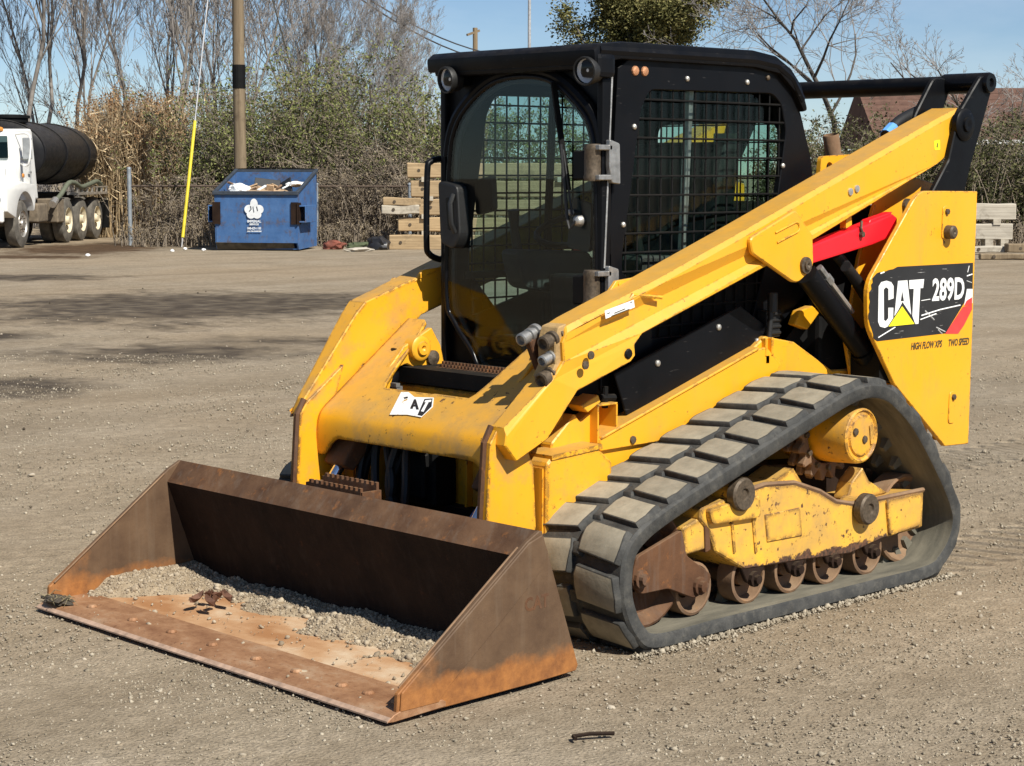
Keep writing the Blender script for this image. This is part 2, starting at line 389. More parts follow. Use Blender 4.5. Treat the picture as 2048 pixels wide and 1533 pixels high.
# ------------------------------------------------------------------ rubber tracks
TP = [(-1.25, -.022), (-1.135, .040), (-1.068, .155), (-1.052, .265), (-1.075, .375), (-1.15, .452), (-1.315, .523), (-1.75, .662), (-2.193, .800), (-2.36, .847),
      (-2.49, .862), (-2.61, .842), (-2.71, .792), (-2.86, .675), (-3.045, .462), (-3.14, .325), (-3.172, .225), (-3.14, .115), (-3.05, .026), (-2.92, -.020), (-2.5, -.024), (-2.0, -.024), (-1.6, -.024)]
def resample(pts, n):
    P = np.array([tuple(p)[:2] for p in smooth_path([(a, b, 0) for a, b in pts], 8, True)])
    Q = np.vstack([P, P[:1]]); d = np.r_[0, np.cumsum(np.linalg.norm(np.diff(Q, axis=0), axis=1))]
    s = np.arange(n)/n*d[-1]; X = np.interp(s, d, Q[:, 0]); Z = np.interp(s, d, Q[:, 1])
    T = np.c_[np.roll(X, -1)-np.roll(X, 1), np.roll(Z, -1)-np.roll(Z, 1)]; T /= np.linalg.norm(T, axis=1)[:, None]
    N = np.c_[T[:, 1], -T[:, 0]]
    cen = np.array([-2.1, .35])
    if (N[0]@(np.array([X[0], Z[0]])-cen)) < 0: N = -N
    return np.c_[X, Z], T, N, d[-1]
LUGH = .021; FLIP = -1
def lug_mesh(outer):
    bm = new(); s = 1 if outer else -1
    top = [(-.073, .014), (-.038, .002), (.056, .012), (.080, .195), (.025, .203), (-.052, .191)]
    base = [(-.079, .010), (-.042, -.003), (.061, .006), (.085, .206), (.025, .213), (-.057, .205)]
    t = [bm.verts.new((a, s*b, LUGH)) for a, b in top]; b = [bm.verts.new((a, s*c, -.004)) for a, c in base]
    bm.faces.new(t).material_index = 1
    for i in range(6): bm.faces.new((t[i], b[i], b[(i+1) % 6], t[(i+1) % 6])).material_index = 0
    bm.faces.new(b)
    if outer:   # raised tie in the centre groove
        vs_ = box(bm, (.055, -.002, .007), (.055, .055, .020))
        for v in vs_:
            if v.co.z > .01: v.co.x *= .85; v.co.y *= .7
    bmesh.ops.recalc_face_normals(bm, faces=bm.faces[:])
    bevel(bm, .006, 2, 40)
    for x in (-.05, -.025, 0, .025, .05): bmesh.ops.bisect_plane(bm, geom=bm.verts[:]+bm.edges[:]+bm.faces[:], plane_co=(x, 0, 0), plane_no=(1, 0, 0))
    me = bpy.data.meshes.new('lug'); bm.to_mesh(me); bm.free()
    me.materials.append(M['rubber']); me.materials.append(M['rubber_dusty']); return me
LUGO, LUGI = lug_mesh(True), lug_mesh(False)
def tooth_mesh():
    bm = new()
    for v in box(bm, (0, 0, -.022), (.045, .035, .05)):
        if v.co.z < -.03: v.co.x *= .5; v.co.y *= .6
    bmesh.ops.recalc_face_normals(bm, faces=bm.faces[:]); me = bpy.data.meshes.new('guide_tooth'); bm.to_mesh(me); bm.free(); me.materials.append(M['rubber_inner']); return me
TOOTH = tooth_mesh()
def make_track(yc):
    n = 180; P, T, N, per = resample(TP, n)
    prof = [(-.222, 0), (.215, 0), (.225, -.010), (.225, -.050), (.219, -.058), (-.219, -.058), (-.225, -.050), (-.225, -.010)]
    k = len(prof); V = np.zeros((n, k, 3)); 
    for j, (y, o) in enumerate(prof):
        q = P+N*(o-LUGH); V[:, j, 0] = q[:, 0]; V[:, j, 1] = yc+y; V[:, j, 2] = q[:, 1]
    idx = np.arange(n*k).reshape(n, k); F = []; 
    for j in range(k):
        a = idx[:, j]; b = idx[:, (j+1) % k]; F.append(np.c_[a, np.roll(a, -1), np.roll(b, -1), b])
    belt = npobj('track', V.reshape(-1, 3), np.vstack(F), 'rubber', L, True)
    belt.data.materials.append(M['rubber_inner'])
    mi = np.zeros(n*k, np.int32); mi[5*n-n:5*n] = 1; belt.data.polygons.foreach_set('material_index', mi)
    bm = new(); bm.from_mesh(belt.data); bmesh.ops.recalc_face_normals(bm, faces=bm.faces[:]); bm.to_mesh(belt.data); bm.free()
    belt.data.set_sharp_from_angle(angle=R_(40))
    NL = 29; P2, T2, N2, _ = resample(TP, NL*2)
    def put(me, name, i, yoff, off=0., P=P2, T=T2, N=N2):
        o = bpy.data.objects.new(name, me); COL.objects.link(o); o.parent = belt
        t, nn = T[i], N[i]
        x = Vector((-t[0], 0, -t[1])); z = Vector((nn[0], 0, nn[1])); y = z.cross(x)
        o.matrix_local = Matrix.Translation((P[i][0]+nn[0]*off, yc+yoff, P[i][1]+nn[1]*off)) @ Matrix((x, y, z)).transposed().to_4x4()
        return y.y
    PF, TF, NF, per = resample(TP, 720)
    def wrapped(src, s0, yoff):
        "a lug moulded to the run of the belt at arc position s0"
        me = src.copy(); kx, kz = random.uniform(.96, 1.04), random.uniform(.8, 1.05); jit = random.uniform(-.003, .003)
        for v in me.vertices:
            q = ((s0-v.co.x*kx+jit)/per % 1)*720; i0 = int(q) % 720; i1 = (i0+1) % 720; f = q-int(q)
            p = PF[i0]*(1-f)+PF[i1]*f; nn = NF[i0]*(1-f)+NF[i1]*f
            h = v.co.z*kz-LUGH+mnoise.noise(Vector((v.co.x*30, v.co.y*30, s0*9)))*.0022
            v.co = (p[0]+nn[0]*h, yc+yoff-v.co.y*FLIP, p[1]+nn[1]*h)
        o = bpy.data.objects.new('lug', me); COL.objects.link(o); o.parent = belt
        bm = new(); bm.from_mesh(me); bmesh.ops.recalc_face_normals(bm, faces=bm.faces[:]); bm.to_mesh(me); bm.free(); me.shade_smooth(); me.set_sharp_from_angle(angle=R_(33))
    for i in range(NL):
        wrapped(LUGO, per*(2*i)/(2*NL), .008); wrapped(LUGI, per*(2*i+1)/(2*NL), -.008)
    P3, T3, N3, _ = resample(TP, 44)
    for i in range(88): put(TOOTH, 'guide_tooth', i//2, .045 if i % 2 else -.045, -LUGH-.056, P3, T3, N3)
    return belt
make_track(.765); make_track(-.765)

# ------------------------------------------------------------------ undercarriages
def undercarriage(s):
    Y = lambda v: s*v
    bm = new()   # main rail
    pts = [S(1848, 982, .93), S(1845, 1055, .93), S(1765, 1078, .93), S(1700, 1108, .93), S(1600, 1122, .93), S(1490, 1140, .93), S(1432, 1105, .93), S(1418, 1062, .93), S(1400, 1040, .93), S(1402, 1018, .93),
           S(1480, 990, .93), S(1530, 972, .93), S(1590, 968, .93), S(1640, 985, .93), S(1672, 1005, .93), S(1705, 1010, .93), S(1745, 1003, .93)]
    prism(bm, pts, Y(.66), Y(.93)); bevel(bm, .006)
    fr = obj('track_frame', bm, 'yellow_worn', L)
    bm = new()  # raised access plate, weld bead, rear end plate
    q = [S(1530, 1030, .934), S(1600, 1015, .934), S(1605, 1072, .934), S(1535, 1085, .934)]
    prism(bm, q, Y(.928), Y(.936)); bevel(bm, .003); obj('access_plate', bm, 'yellow_worn', fr)
    bm = new(); q = [S(1772, 1000, .936), S(1844, 985, .936), S(1842, 1050, .936), S(1778, 1072, .936)]
    prism(bm, round_poly(q, .02), Y(.928), Y(.942)); bevel(bm, .003); obj('end_plate', bm, 'yellow_worn', fr)
    bm = new(); tube(bm, [(x, Y(.925), z+.004) for x, z in pts[10:]+pts[:1]], .010, 6); obj('top_flange', bm, 'rust_light', fr)
    for px in (1462, 1505):
        bm = new(); a = S(px, 1010, .935); b = S(px+8, 1105, .935); cyl(bm, (a[0], Y(.931), a[1]), (b[0], Y(.931), b[1]), .008, seg=6); obj('weld_rib', bm, 'yellow_worn', fr)
    bm = new(); a = S(1432, 1035, .95); b = S(1525, 1018, .95)   # recoil clamp band
    prism(bm, round_poly([S(1418, 1020, .95), S(1520, 990, .95), S(1522, 1035, .95), S(1425, 1050, .95)], .02), Y(.92), Y(.952)); bevel(bm, .008, 2); obj('clamp_band', bm, 'yellow_worn', fr)
    # sliding front tube and rusty idler bracket
    bm = new(); prism(bm, [S(1365, 1058, .92), S(1412, 1030, .92), S(1416, 1098, .92), S(1370, 1112, .92)], Y(.72), Y(.92)); bevel(bm, .006); obj('slide_tube', bm, 'yellow_worn', fr)
    bm = new(); prism(bm, [S(1408, 1026, .925), S(1417, 1024, .925), S(1421, 1100, .925), S(1411, 1106, .925)], Y(.715), Y(.928)); bevel(bm, .003); obj('slide_collar', bm, 'rust', fr)
    for yy in (.935, .66):
        bm = new()
        q = [S(1266, 1150, .935), S(1274, 1115, .935), S(1365, 1060, .935), S(1374, 1112, .935), S(1424, 1150, .935), S(1414, 1182, .935), S(1389, 1198, .935), S(1337, 1178, .935), S(1282, 1190, .935), S(1266, 1172, .935)]
        prism(bm, round_poly(q, .018), Y(yy-.018), Y(yy)); bevel(bm, .003); br = obj('idler_bracket', bm, 'rust', fr)
        for c in ((1280, 1158), (1398, 1172)):
            x, z = S(*c, .935); bm = new(); lathe(bm, (x, Y(yy), z), (0, s, 0), [(0, .034), (.012, .033), (.014, .022), (.030, .020), (.032, 0)], 12); obj('axle_bolt', bm, 'rust', br)
    # rollers: dished wheel pairs
    def wheel(c, r, wd, name='roller', mat='rust', yo=.905):
        bm = new()
        for yy in (yo, yo-.20):
            lathe(bm, (c[0], Y(yy), c[1]), (0, -s, 0), [(0, r-.010), (.004, r), (wd, r), (wd+.003, r*.5), (.05, r*.42), (.042, r*.78), (.003, r-.014), (0, r-.010)], 30)
        cyl(bm, (c[0], Y(yo-.03), c[1]), (c[0], Y(yo-.25), c[1]), r*.34, seg=14)
        return obj(name, bm, mat, fr, 40)
    rc = [(-1.55, .158), (-1.862, .152), (-2.117, .152), (-2.354, .150), (-2.612, .150)]
    for i, c in enumerate(rc):
        w_ = wheel(c, .098, .075, mat='rust_light')
        if i:
            bm = new(); prism(bm, round_poly([(c[0]+.075, .21), (c[0]-.075, .21), (c[0]-.03, .135), (c[0]+.03, .135)], .02), Y(.905), Y(.925)); bevel(bm, .003)
            lathe(bm, (c[0], Y(.92), c[1]), (0, s, 0), [(0, .03), (.02, .03), (.022, .018), (.035, .017), (.036, 0)], 10); obj('roller_bracket', bm, 'rust_dark', fr)
    wheel((-1.30, .265), .212, .09, 'front_idler', 'rust', .895); wheel((-2.945, .232), .185, .09, 'rear_idler', 'rust_light', .85)
    # torsion axle caps
    for c, st in (((1490, 990), .10), ((1745, 1020), .055)):
        x, z = S(*c, .975 if st > .06 else .985)
        bm = new(); cyl(bm, (x, Y(.85), z), (x, Y(.95), z), .042, seg=18); b0 = obj('axle_stub', bm, 'yellow_worn', fr)
        bm = new(); lathe(bm, (x, Y(.94), z), (0, s, 0), [(0, .04), (.0, .062), (.030, .062), (.038, .055), (.036, .024), (.028, .02), (.028, 0)], 24); cp = obj('axle_cap', bm, 'bolt_dark', b0, 40)
    # final drive and sprocket
    hx, hz = S(1725, 872, .95)
    bm = new(); lathe(bm, (hx, Y(.62), hz), (0, s, 0), [(0, .118), (.20, .118), (.31, .112), (.325, .108), (.33, .100), (.322, .092), (.322, .082), (.330, .078), (.333, 0)], 40)
    dr = obj('final_drive', bm, 'yellow_chipped', L, 35)
    for dx, dz in ((.05, .02), (-.01, -.015)):
        bm = new(); lathe(bm, (hx+dx, Y(.952), hz+dz), (0, s, 0), [(0, .016), (.006, .015), (.008, 0)], 8); obj('plug', bm, 'bolt_dark', dr)
    bm = new(); box(bm, (hx-.055, Y(.954), hz+.0), (.022, .004, .075), Matrix.Rotation(.15, 3, 'Y')); obj('cast_bar', bm, 'yellow_chipped', dr)
    bm = new(); t_ = []; NT_ = 17
    for i in range(NT_*4):
        a = 2*math.pi*i/(NT_*4); r = (.196, .196, .160, .160)[i % 4]; t_.append((hx+r*math.cos(a), hz+r*math.sin(a)))
    ring = [(hx+.128*math.cos(-2*math.pi*i/28), hz+.128*math.sin(-2*math.pi*i/28)) for i in range(28)]
    prism(bm, t_, Y(.745), Y(.785), [ring]); prism(bm, t_, Y(.70), Y(.73), [ring]); bevel(bm, .005, 1, 50)
    sp = obj('sprocket', bm, 'rust_light', L)
    for i in range(12):
        a = 2*math.pi*i/12; bm = new(); lathe(bm, (hx+.145*math.cos(a), Y(.785), hz+.145*math.sin(a)), (0, s, 0), [(0, .013), (.012, .012), (.013, 0)], 6); obj('bolt', bm, 'bolt_dark', sp)
    # muddy mounting gussets between chassis and rail
    bm = new(); prism(bm, [S(1590, 968, .8), S(1570, 935, .8), S(1500, 985, .8), S(1640, 985, .8)], Y(.70), Y(.84)); obj('gusset', bm, 'yellow_worn', fr)
    bm = new(); prism(bm, [S(1700, 965, .86), S(1722, 935, .86), S(1735, 962, .86), S(1772, 985, .86), S(1720, 1000, .86), S(1690, 1000, .86)], Y(.80), Y(.87)); bevel(bm, .004); obj('gusset', bm, 'yellow_worn', fr)
    bm = new(); prism(bm, [(-1.5, .30), (-2.9, .26), (-2.9, .46), (-2.1, .52), (-1.5, .46)], Y(.50), Y(.68)); obj('cross_member', bm, 'rust_dark', fr)
    return fr
undercarriage(1); undercarriage(-1)

# ------------------------------------------------------------------ chassis
bm = new()
for s in (1, -1):
    prism(bm, [(-1.17, .27), (-1.17, .64), (-1.42, .66), (-2.33, .952), (-2.41, 1.00), (-2.46, .99), (-2.60, .965), (-2.86, .83), (-3.58, .80), (-3.58, .46), (-3.40, .36), (-2.9, .30), (-1.3, .24)], s*.43, s*.527)
bevel(bm, .006)
CH = obj('chassis', bm, 'yellow', L)
bm = new(); box(bm, (-2.35, 0, .33), (2.3, .84, .10)); box(bm, (-2.9, 0, .55), (1.2, .84, .5)); obj('belly_pan', bm, 'black_matt', CH)
for s in (1, -1):
    # turned-over sill flange along the top of the frame
    bm = new(); q = [S(1195, 878, .535), S(1198, 903, .535), S(1312, 884, .535), S(1420, 835, .535), S(1530, 770, .535), S(1560, 730, .535), S(1530, 694, .535), S(1510, 700, .535)]
    prism(bm, q, s*.528, s*.545); bevel(bm, .004); sp = obj('sill_plate', bm, 'yellow', CH)
    bm = new(); a, b = S(1197, 880, .535), S(1512, 700, .535)
    prism(bm, [(a[0], a[1]), (b[0], b[1]), (b[0], b[1]+.012), (a[0], a[1]+.012)], s*.45, s*.552); bevel(bm, .004); obj('sill_flange', bm, 'yellow', sp)
    for c in ((1265, 880), (1510, 768)):
        x, z = S(*c, .545); bm = new(); lathe(bm, (x, s*.544, z), (0, s, 0), [(0, .016), (.008, .015), (.010, 0)], 8); obj('bolt', bm, 'bolt_dark', sp)
    # front corner post with its recessed front
    bm = new(); prism(bm, [(-1.10, .30), (-1.10, .625), (-1.13, .65), (-1.36, .66), (-1.44, .60), (-1.44, .30)], s*.46, s*.60); bevel(bm, .008); po = obj('corner_post', bm, 'yellow_chipped', CH)
    bm = new(); box(bm, (-1.098, s*.53, .47), (.008, .105, .28)); obj('post_cap', bm, 'yellow', po)
    bm = new(); box(bm, (-1.25, s*.53, .655), (.26, .15, .016), Matrix.Rotation(.06, 3, 'Y')); obj('post_lid', bm, 'yellow_chipped', po)
    # gusset with a notch and the hollow channel beside it
    bm = new(); q = [S(1103, 905, .50), S(1103, 888, .50), S(1150, 828, .50), S(1160, 842, .50), S(1182, 825, .50), S(1190, 905, .50)]
    prism(bm, q, s*.44, s*.50); bevel(bm, .005); gs = obj('gusset', bm, 'yellow', CH)
    bm = new(); x0, z0 = S(1200, 845, .5)
    for dx, sx_ in ((-.05, .008), (.05, .008)): box(bm, (x0+dx, s*.49, z0), (sx_, .10, .145))
    box(bm, (x0, s*.49, z0+.07), (.108, .10, .008)); box(bm, (x0, s*.49, z0-.07), (.108, .10, .008)); box(bm, (x0, s*.445, z0), (.10, .008, .14)); bevel(bm, .002)
    obj('channel', bm, 'yellow', gs)
    bm = new(); q = [S(1162, 812, .54), S(1197, 790, .54), S(1202, 805, .54), S(1176, 826, .54)]; prism(bm, q, s*.46, s*.54); bevel(bm, .003); obj('stop_tab', bm, 'yellow', gs)
    bm = new(); x, z = S(1210, 795, .5); cyl(bm, (x+.03, s*.50, z), (x-.05, s*.50, z-.005), .014, seg=8); cyl(bm, (x, s*.50, z-.04), (x, s*.50, z+.04), .012, seg=8); obj('latch_pin', bm, 'black_matt', gs)
for s in (1, -1):
    bm = new(); prism(bm, round_poly([(-1.36, .27), (-1.10, .27), (-1.07, .60), (-1.12, .80), (-1.36, .86)], .03), s*.405, s*.43); bevel(bm, .004); obj('sun_shade_plate', bm, 'yellow_chipped', CH)  # plates added either side to keep the sun off the front wall
bm = new(); box(bm, (-1.20, -.20, .55), (.12, .30, .34)); box(bm, (-1.16, -.16, .50), (.10, .16, .18)); cyl(bm, (-1.10, -.26, .62), (-1.10, -.06, .62), .035, seg=12); bevel(bm, .01); VB = obj('valve_block', bm, 'black_matt', CH)
for k in range(5):
    bm = new(); y_ = -.34+.06*k; tube(bm, smooth_path([(-1.16, y_, .74), (-1.08, y_-.03, .62), (-1.04, y_+.04*(k % 3-1), .46), (-1.02, y_+.05*(k % 2), .30)], 5), .017, 8); obj('hose', bm, 'black_plastic', VB, 40)
# front wall of the chassis with two grip steps
bm = new(); box(bm, (-1.30, 0, .52), (.06, .92, .60)); bevel(bm, .006); FWL = obj('front_wall', bm, 'yellow_chipped', CH)
for z in (.72, .57):
    bm = new(); box(bm, (-1.245, .17, z), (.05, .34, .012)); 
    for i in range(14): box(bm, (-1.222, -.01+i*.026, z+.010), (.008, .012, .016), Matrix.Rotation(.3, 3, 'X'))
    obj('step_tread', bm, 'yellow_chipped', FWL)
for y in (.02, .16):
    bm = new(); box(bm, (-1.255, y, .52), (.03, .014, .46)); obj('step_rib', bm, 'yellow', FWL)
bm = new(); box(bm, (-1.40, 0, .86), (.30, .88, .06)); obj('foot_deck', bm, 'black_matt', CH)
bm = new()
for i in range(7):
    for j in range(26): box(bm, (-1.27-i*.018, -.26+j*.02+.01*(i % 2), .845+.01*i), (.012, .010, .012))
tag(obj('grip_tread', bm, 'rust', CH), kind='stuff')
# black side shields above the sill
for s in (1, -1):
    bm = new(); q = [S(1228, 748, .5), S(1253, 832, .5), S(1515, 690, .5), S(1535, 655, .5), S(1480, 612, .5)]
    prism(bm, q, s*.49, s*.502); bevel(bm, .003); sh = obj('side_shield', bm, 'black', CH)
    for c in ((1316, 727), (1438, 655), (1515, 683)):
        x, z = S(*c, .505); bm = new(); lathe(bm, (x, s*.502, z), (0, s, 0), [(0, .013), (.006, .012), (.009, .006), (.010, 0)], 10); obj('bolt', bm, 'bolt_zinc', sh)
    bm = new(); prism(bm, [(-1.5, .68), (-2.5, .98), (-2.55, 1.30), (-1.6, 1.05)], s*.40, s*.42); obj('dark_cavity_sheet', bm, 'black_matt', CH)  # black sheet put in for the shade between sill and arm
# shackle and small black module at the shield's rear end
bm = new(); x, z = S(1545, 665, .53); box(bm, (x-.05, .47, z+.03), (.09, .05, .11)); 
for k in range(4): box(bm, (x-.05, .498, z+.07-k*.026), (.085, .012, .012))
cyl(bm, (x+.01, .52, z-.03), (x-.01, .52, z+.16), .012, seg=8); cyl(bm, (x-.01, .52, z+.08), (x-.01, .52, z+.16), .022, seg=8); bevel(bm, .003)
obj('valve_module', bm, 'black_plastic', CH)
bm = new(); x, z = S(1538, 695, .55); box(bm, (x+.012, .535, z), (.012, .03, .075)); box(bm, (x-.028, .535, z), (.014, .03, .075)); bevel(bm, .004); box(bm, (x, .535, z-.05), (.02, .02, .03)); obj('clevis', bm, 'yellow', CH)
# hood, rear door, exhaust
bm = new(); prism(bm, [(-2.80, .80), (-2.80, 1.45), (-2.95, 1.53), (-3.45, 1.50), (-3.60, 1.42), (-3.66, 1.30), (-3.66, .62), (-3.58, .55)], -.50, .50); bevel(bm, .02, 2); HD = obj('engine_hood', bm, 'black_matt', L)
bm = new(); prism(bm, [(-3.655, .50), (-3.655, 1.40), (-3.70, 1.40), (-3.76, 1.2), (-3.76, .60), (-3.72, .50)], -.48, .48); bevel(bm, .02, 2); obj('rear_door', bm, 'yellow', HD)
bm = new(); cyl(bm, (-3.28, .2, 1.45), (-3.28, .2, 1.74), .040, seg=18); lathe(bm, (-3.28, .2, 1.72), (.25, 0, 1), [(0, .036), (.10, .036), (.104, .033), (.06, .031)], 18); obj('exhaust_pipe', bm, 'rust_light', HD, 40)
for s in (1, -1):
    bm = new(); q = round_poly([S(1632, 400, .42), S(1641, 313, .42), S(1704, 309, .42), S(1760, 345, .42), S(1760, 400, .42)], .02)
    x, z = S(1657, 335, .42); hole = [(x+.022*math.cos(-2*math.pi*i/14), z+.022*math.sin(-2*math.pi*i/14)) for i in range(14)]
    prism(bm, q, s*.405, s*.425, [hole]); obj('cab_mount_tab', bm, 'yellow', HD)

# ------------------------------------------------------------------ rear uprights with the decals
def upright(s):
    bm = new(); Y = lambda v: s*v
    q = [S(1955, 383, .745), (*S(1838, 382, .745), .06), (*S(1735, 568, .745), .05), (*S(1736, 655, .745), .05), S(1790, 770, .745), S(1890, 893, .745), S(1937, 888, .745)]
    prism(bm, round_poly(q, .004), Y(.722), Y(.745)); bevel(bm, .004); up = obj('rear_upright', bm, 'yellow' if s > 0 else 'yellow_chipped', L)
    bm = new(); q = [(-3.58, 1.60), (-3.22, 1.66), (-3.12, 1.60), (-2.98, 1.30), (-2.90, .95), (-3.0, .62), (-3.50, .55), (-3.58, .75)]
    hx, hz = -3.10, 1.50
    prism(bm, q, Y(.545), Y(.565)); bevel(bm, .004); ip = obj('inner_plate', bm, 'yellow', up)
    bm = new(); x, z = S(1818, 412, .58); lathe(bm, (x, Y(.565), z), (0, s, 0), [(0, .032), (.014, .030), (.016, .014), (.03, .013), (.031, 0)], 14); obj('pin_bolt', bm, 'bolt_dark', ip)
    bm = new(); box(bm, (-3.575, Y(.645), 1.02), (.02, .17, 1.10)); obj('rear_web', bm, 'yellow', up)
    bm = new(); prism(bm, [(-2.93, .80), (-2.93, .96), (-3.0, 1.0), (-3.50, .98), (-3.50, .70)], Y(.57), Y(.715)); obj('web_block', bm, 'black_matt', up)
    # oval slots with pin and bolt
    for c, big in (((1890, 445), 1), ((1903, 815), 0)):
        x, z = S(*c, .745); bm = new()
        prism(bm, round_poly([(x+.028, z-.07), (x+.022, z+.07), (x-.018, z+.07), (x-.024, z-.07)], .02), Y(.744), Y(.750)); bevel(bm, .002); pl = obj('keeper_plate', bm, 'yellow', up)
        bm = new()
        if big: lathe(bm, (x-.012, Y(.748), z-.042), (0, s, 0), [(0, .030), (.034, .029), (.040, .022), (.040, .008), (.030, 0)], 20); obj('pivot_pin', bm, 'bolt_dark', pl, 40)
        bm = new(); lathe(bm, (x-.004, Y(.749), z+.045), (0, s, 0), [(0, .014), (.010, .013), (.011, 0)], 6); obj('bolt', bm, 'bolt_dark', pl)
    return up
UP_L = upright(1); UP_R = upright(-1)
YD = .7455
def flat(name, px, mat, parent, y, t=.0007, rnd=0.):
    bm = new(); q = [S(a, b, y) for a, b in px]
    if rnd: q = round_poly(q, rnd, 3)
    prism(bm, q, y, y+t); return obj(name, bm, mat, parent)
def jag(a, b, n, amp):
    r = random.Random(a[0]*7+b[1]); return [(a[0]+(b[0]-a[0])*i/n+r.uniform(-amp, amp), a[1]+(b[1]-a[1])*i/n+r.uniform(-amp, amp)) for i in range(n)]
DEC = flat('model_decal', jag((1752, 548), (1795, 537), 5, 2)+[(1795, 534)]+[(1946, 526), (1945, 579), (1891, 667), (1754, 683)]+jag((1747, 676), (1739, 640), 4, 1.5)+jag((1738, 636), (1738, 590), 7, 2)+jag((1740, 585), (1748, 552), 5, 2), 'decal_black', UP_L, YD)
Z8 = lambda a, b: (1740+a/4.2597, 360+b/4.2597)
y1 = YD+.0007
flat('decal_stripe', [Z8(640, 1312), Z8(750, 1312), Z8(800, 1240), Z8(868, 1105), Z8(868, 1060), Z8(790, 1085)], 'decal_red', DEC, YD)
flat('decal_stripe', [Z8(800, 1075), Z8(872, 1050), Z8(874, 930), Z8(825, 930)], 'white_sticker', DEC, y1-.0003)
flat('decal_stripe', [Z8(800, 1075), Z8(868, 1060), Z8(870, 1000), Z8(822, 1030)], 'decal_red', DEC, y1)
# big letters, cut as shapes
C_ = [(200, 1010), (200, 905), (180, 872), (140, 860), (95, 872), (73, 910), (68, 1210), (84, 1250), (125, 1262), (148, 1250), (198, 1090), (155, 1090), (155, 1180), (135, 1205), (118, 1195), (116, 935), (135, 915), (156, 930), (156, 1025)]
C_ = [(200, 1010), (200, 905), (180, 872), (140, 860), (95, 872), (73, 910), (68, 1210), (84, 1250), (125, 1262), (170, 1240), (196, 1190), (198, 1090), (155, 1090), (155, 1180), (135, 1205), (118, 1195), (116, 935), (135, 915), (156, 930), (156, 1025)]
flat('letter', [Z8(*p) for p in C_], 'white_sticker', DEC, y1)
flat('letter', [Z8(*p) for p in ((205, 1180), (238, 862), (318, 856), (350, 1150), (325, 1115), (276, 1040), (240, 1110))], 'white_sticker', DEC, y1)
flat('letter', [Z8(*p) for p in ((332, 856), (460, 846), (452, 922), (428, 924), (412, 1226), (385, 1230), (360, 1160), (372, 928), (336, 930))], 'white_sticker', DEC, y1)
flat('letter_counter', [Z8(*p) for p in ((262, 1035), (274, 950), (288, 1033))], 'decal_black', DEC, y1+.0007)
flat('triangle_mark', [Z8(*p) for p in ((274, 1060), (146, 1258), (390, 1232))], 'decal_black', DEC, y1+.0007)
flat('triangle_mark', [Z8(*p) for p in ((274, 1078), (158, 1250), (378, 1228))], 'decal_yellow', DEC, y1+.0014)
def side_text(name, body, mat, parent, px, px2, hpx, y, bold=0., shear=0.):
    a = S(*px, y); b = S(*px2, y); h = S(px[0], px[1]-hpx, y)[1]-a[1]
    ang = math.atan2(b[1]-a[1], a[0]-b[0]); wid = math.hypot(b[0]-a[0], b[1]-a[1])
    t = text_part(name, body, mat, parent, (0, 0, 0), 1.38*h, Matrix.Identity(4), 1, bold, shear, .0004)
    xs = [v.co.x for v in t.data.vertices]; sx = wid/(max(xs)-min(xs))
    t.data.transform(Matrix.Translation((a[0], y, a[1])) @ LEFTSIDE @ Matrix.Rotation(ang, 4, 'Z') @ Matrix.Diagonal((sx, 1, 1, 1)) @ Matrix.Translation((-min(xs), 0, 0)))
    return t
side_text('model_number', '289D', 'white_sticker', DEC, (1864, 601), (1928, 597), 44, y1+.0005, .0036)
side_text('lettering', 'HIGH FLOW XPS', 'decal_ink', UP_L, (1822, 700), (1884, 694), 14, YD+.0006, .0011, .2)
side_text('lettering', 'TWO SPEED', 'decal_ink', UP_L, (1897, 693), (1938, 689), 14, YD+.0006, .0011, .2)

for k, pts_ in enumerate((((1842, 602), (1860, 599)), ((1842, 632), (1880, 620), (1920, 611)), ((1840, 640), (1872, 628)), ((1850, 622), (1868, 640)), ((1933, 562), (1943, 566)), ((1933, 553), (1944, 549)), ((1935, 545), (1938, 532)), ((1760, 548), (1768, 545)), ((1876, 660), (1884, 668)), ((1872, 655), (1890, 664)), ((1790, 655), (1756, 676)))):
    bm = new(); tube(bm, [(S(*p, YD)[0], y1+.0002, S(*p, YD)[1]) for p in pts_], [.0028*random.uniform(.6, 1.2)]*len(pts_), 4); obj('scratch', bm, 'white_sticker', DEC)
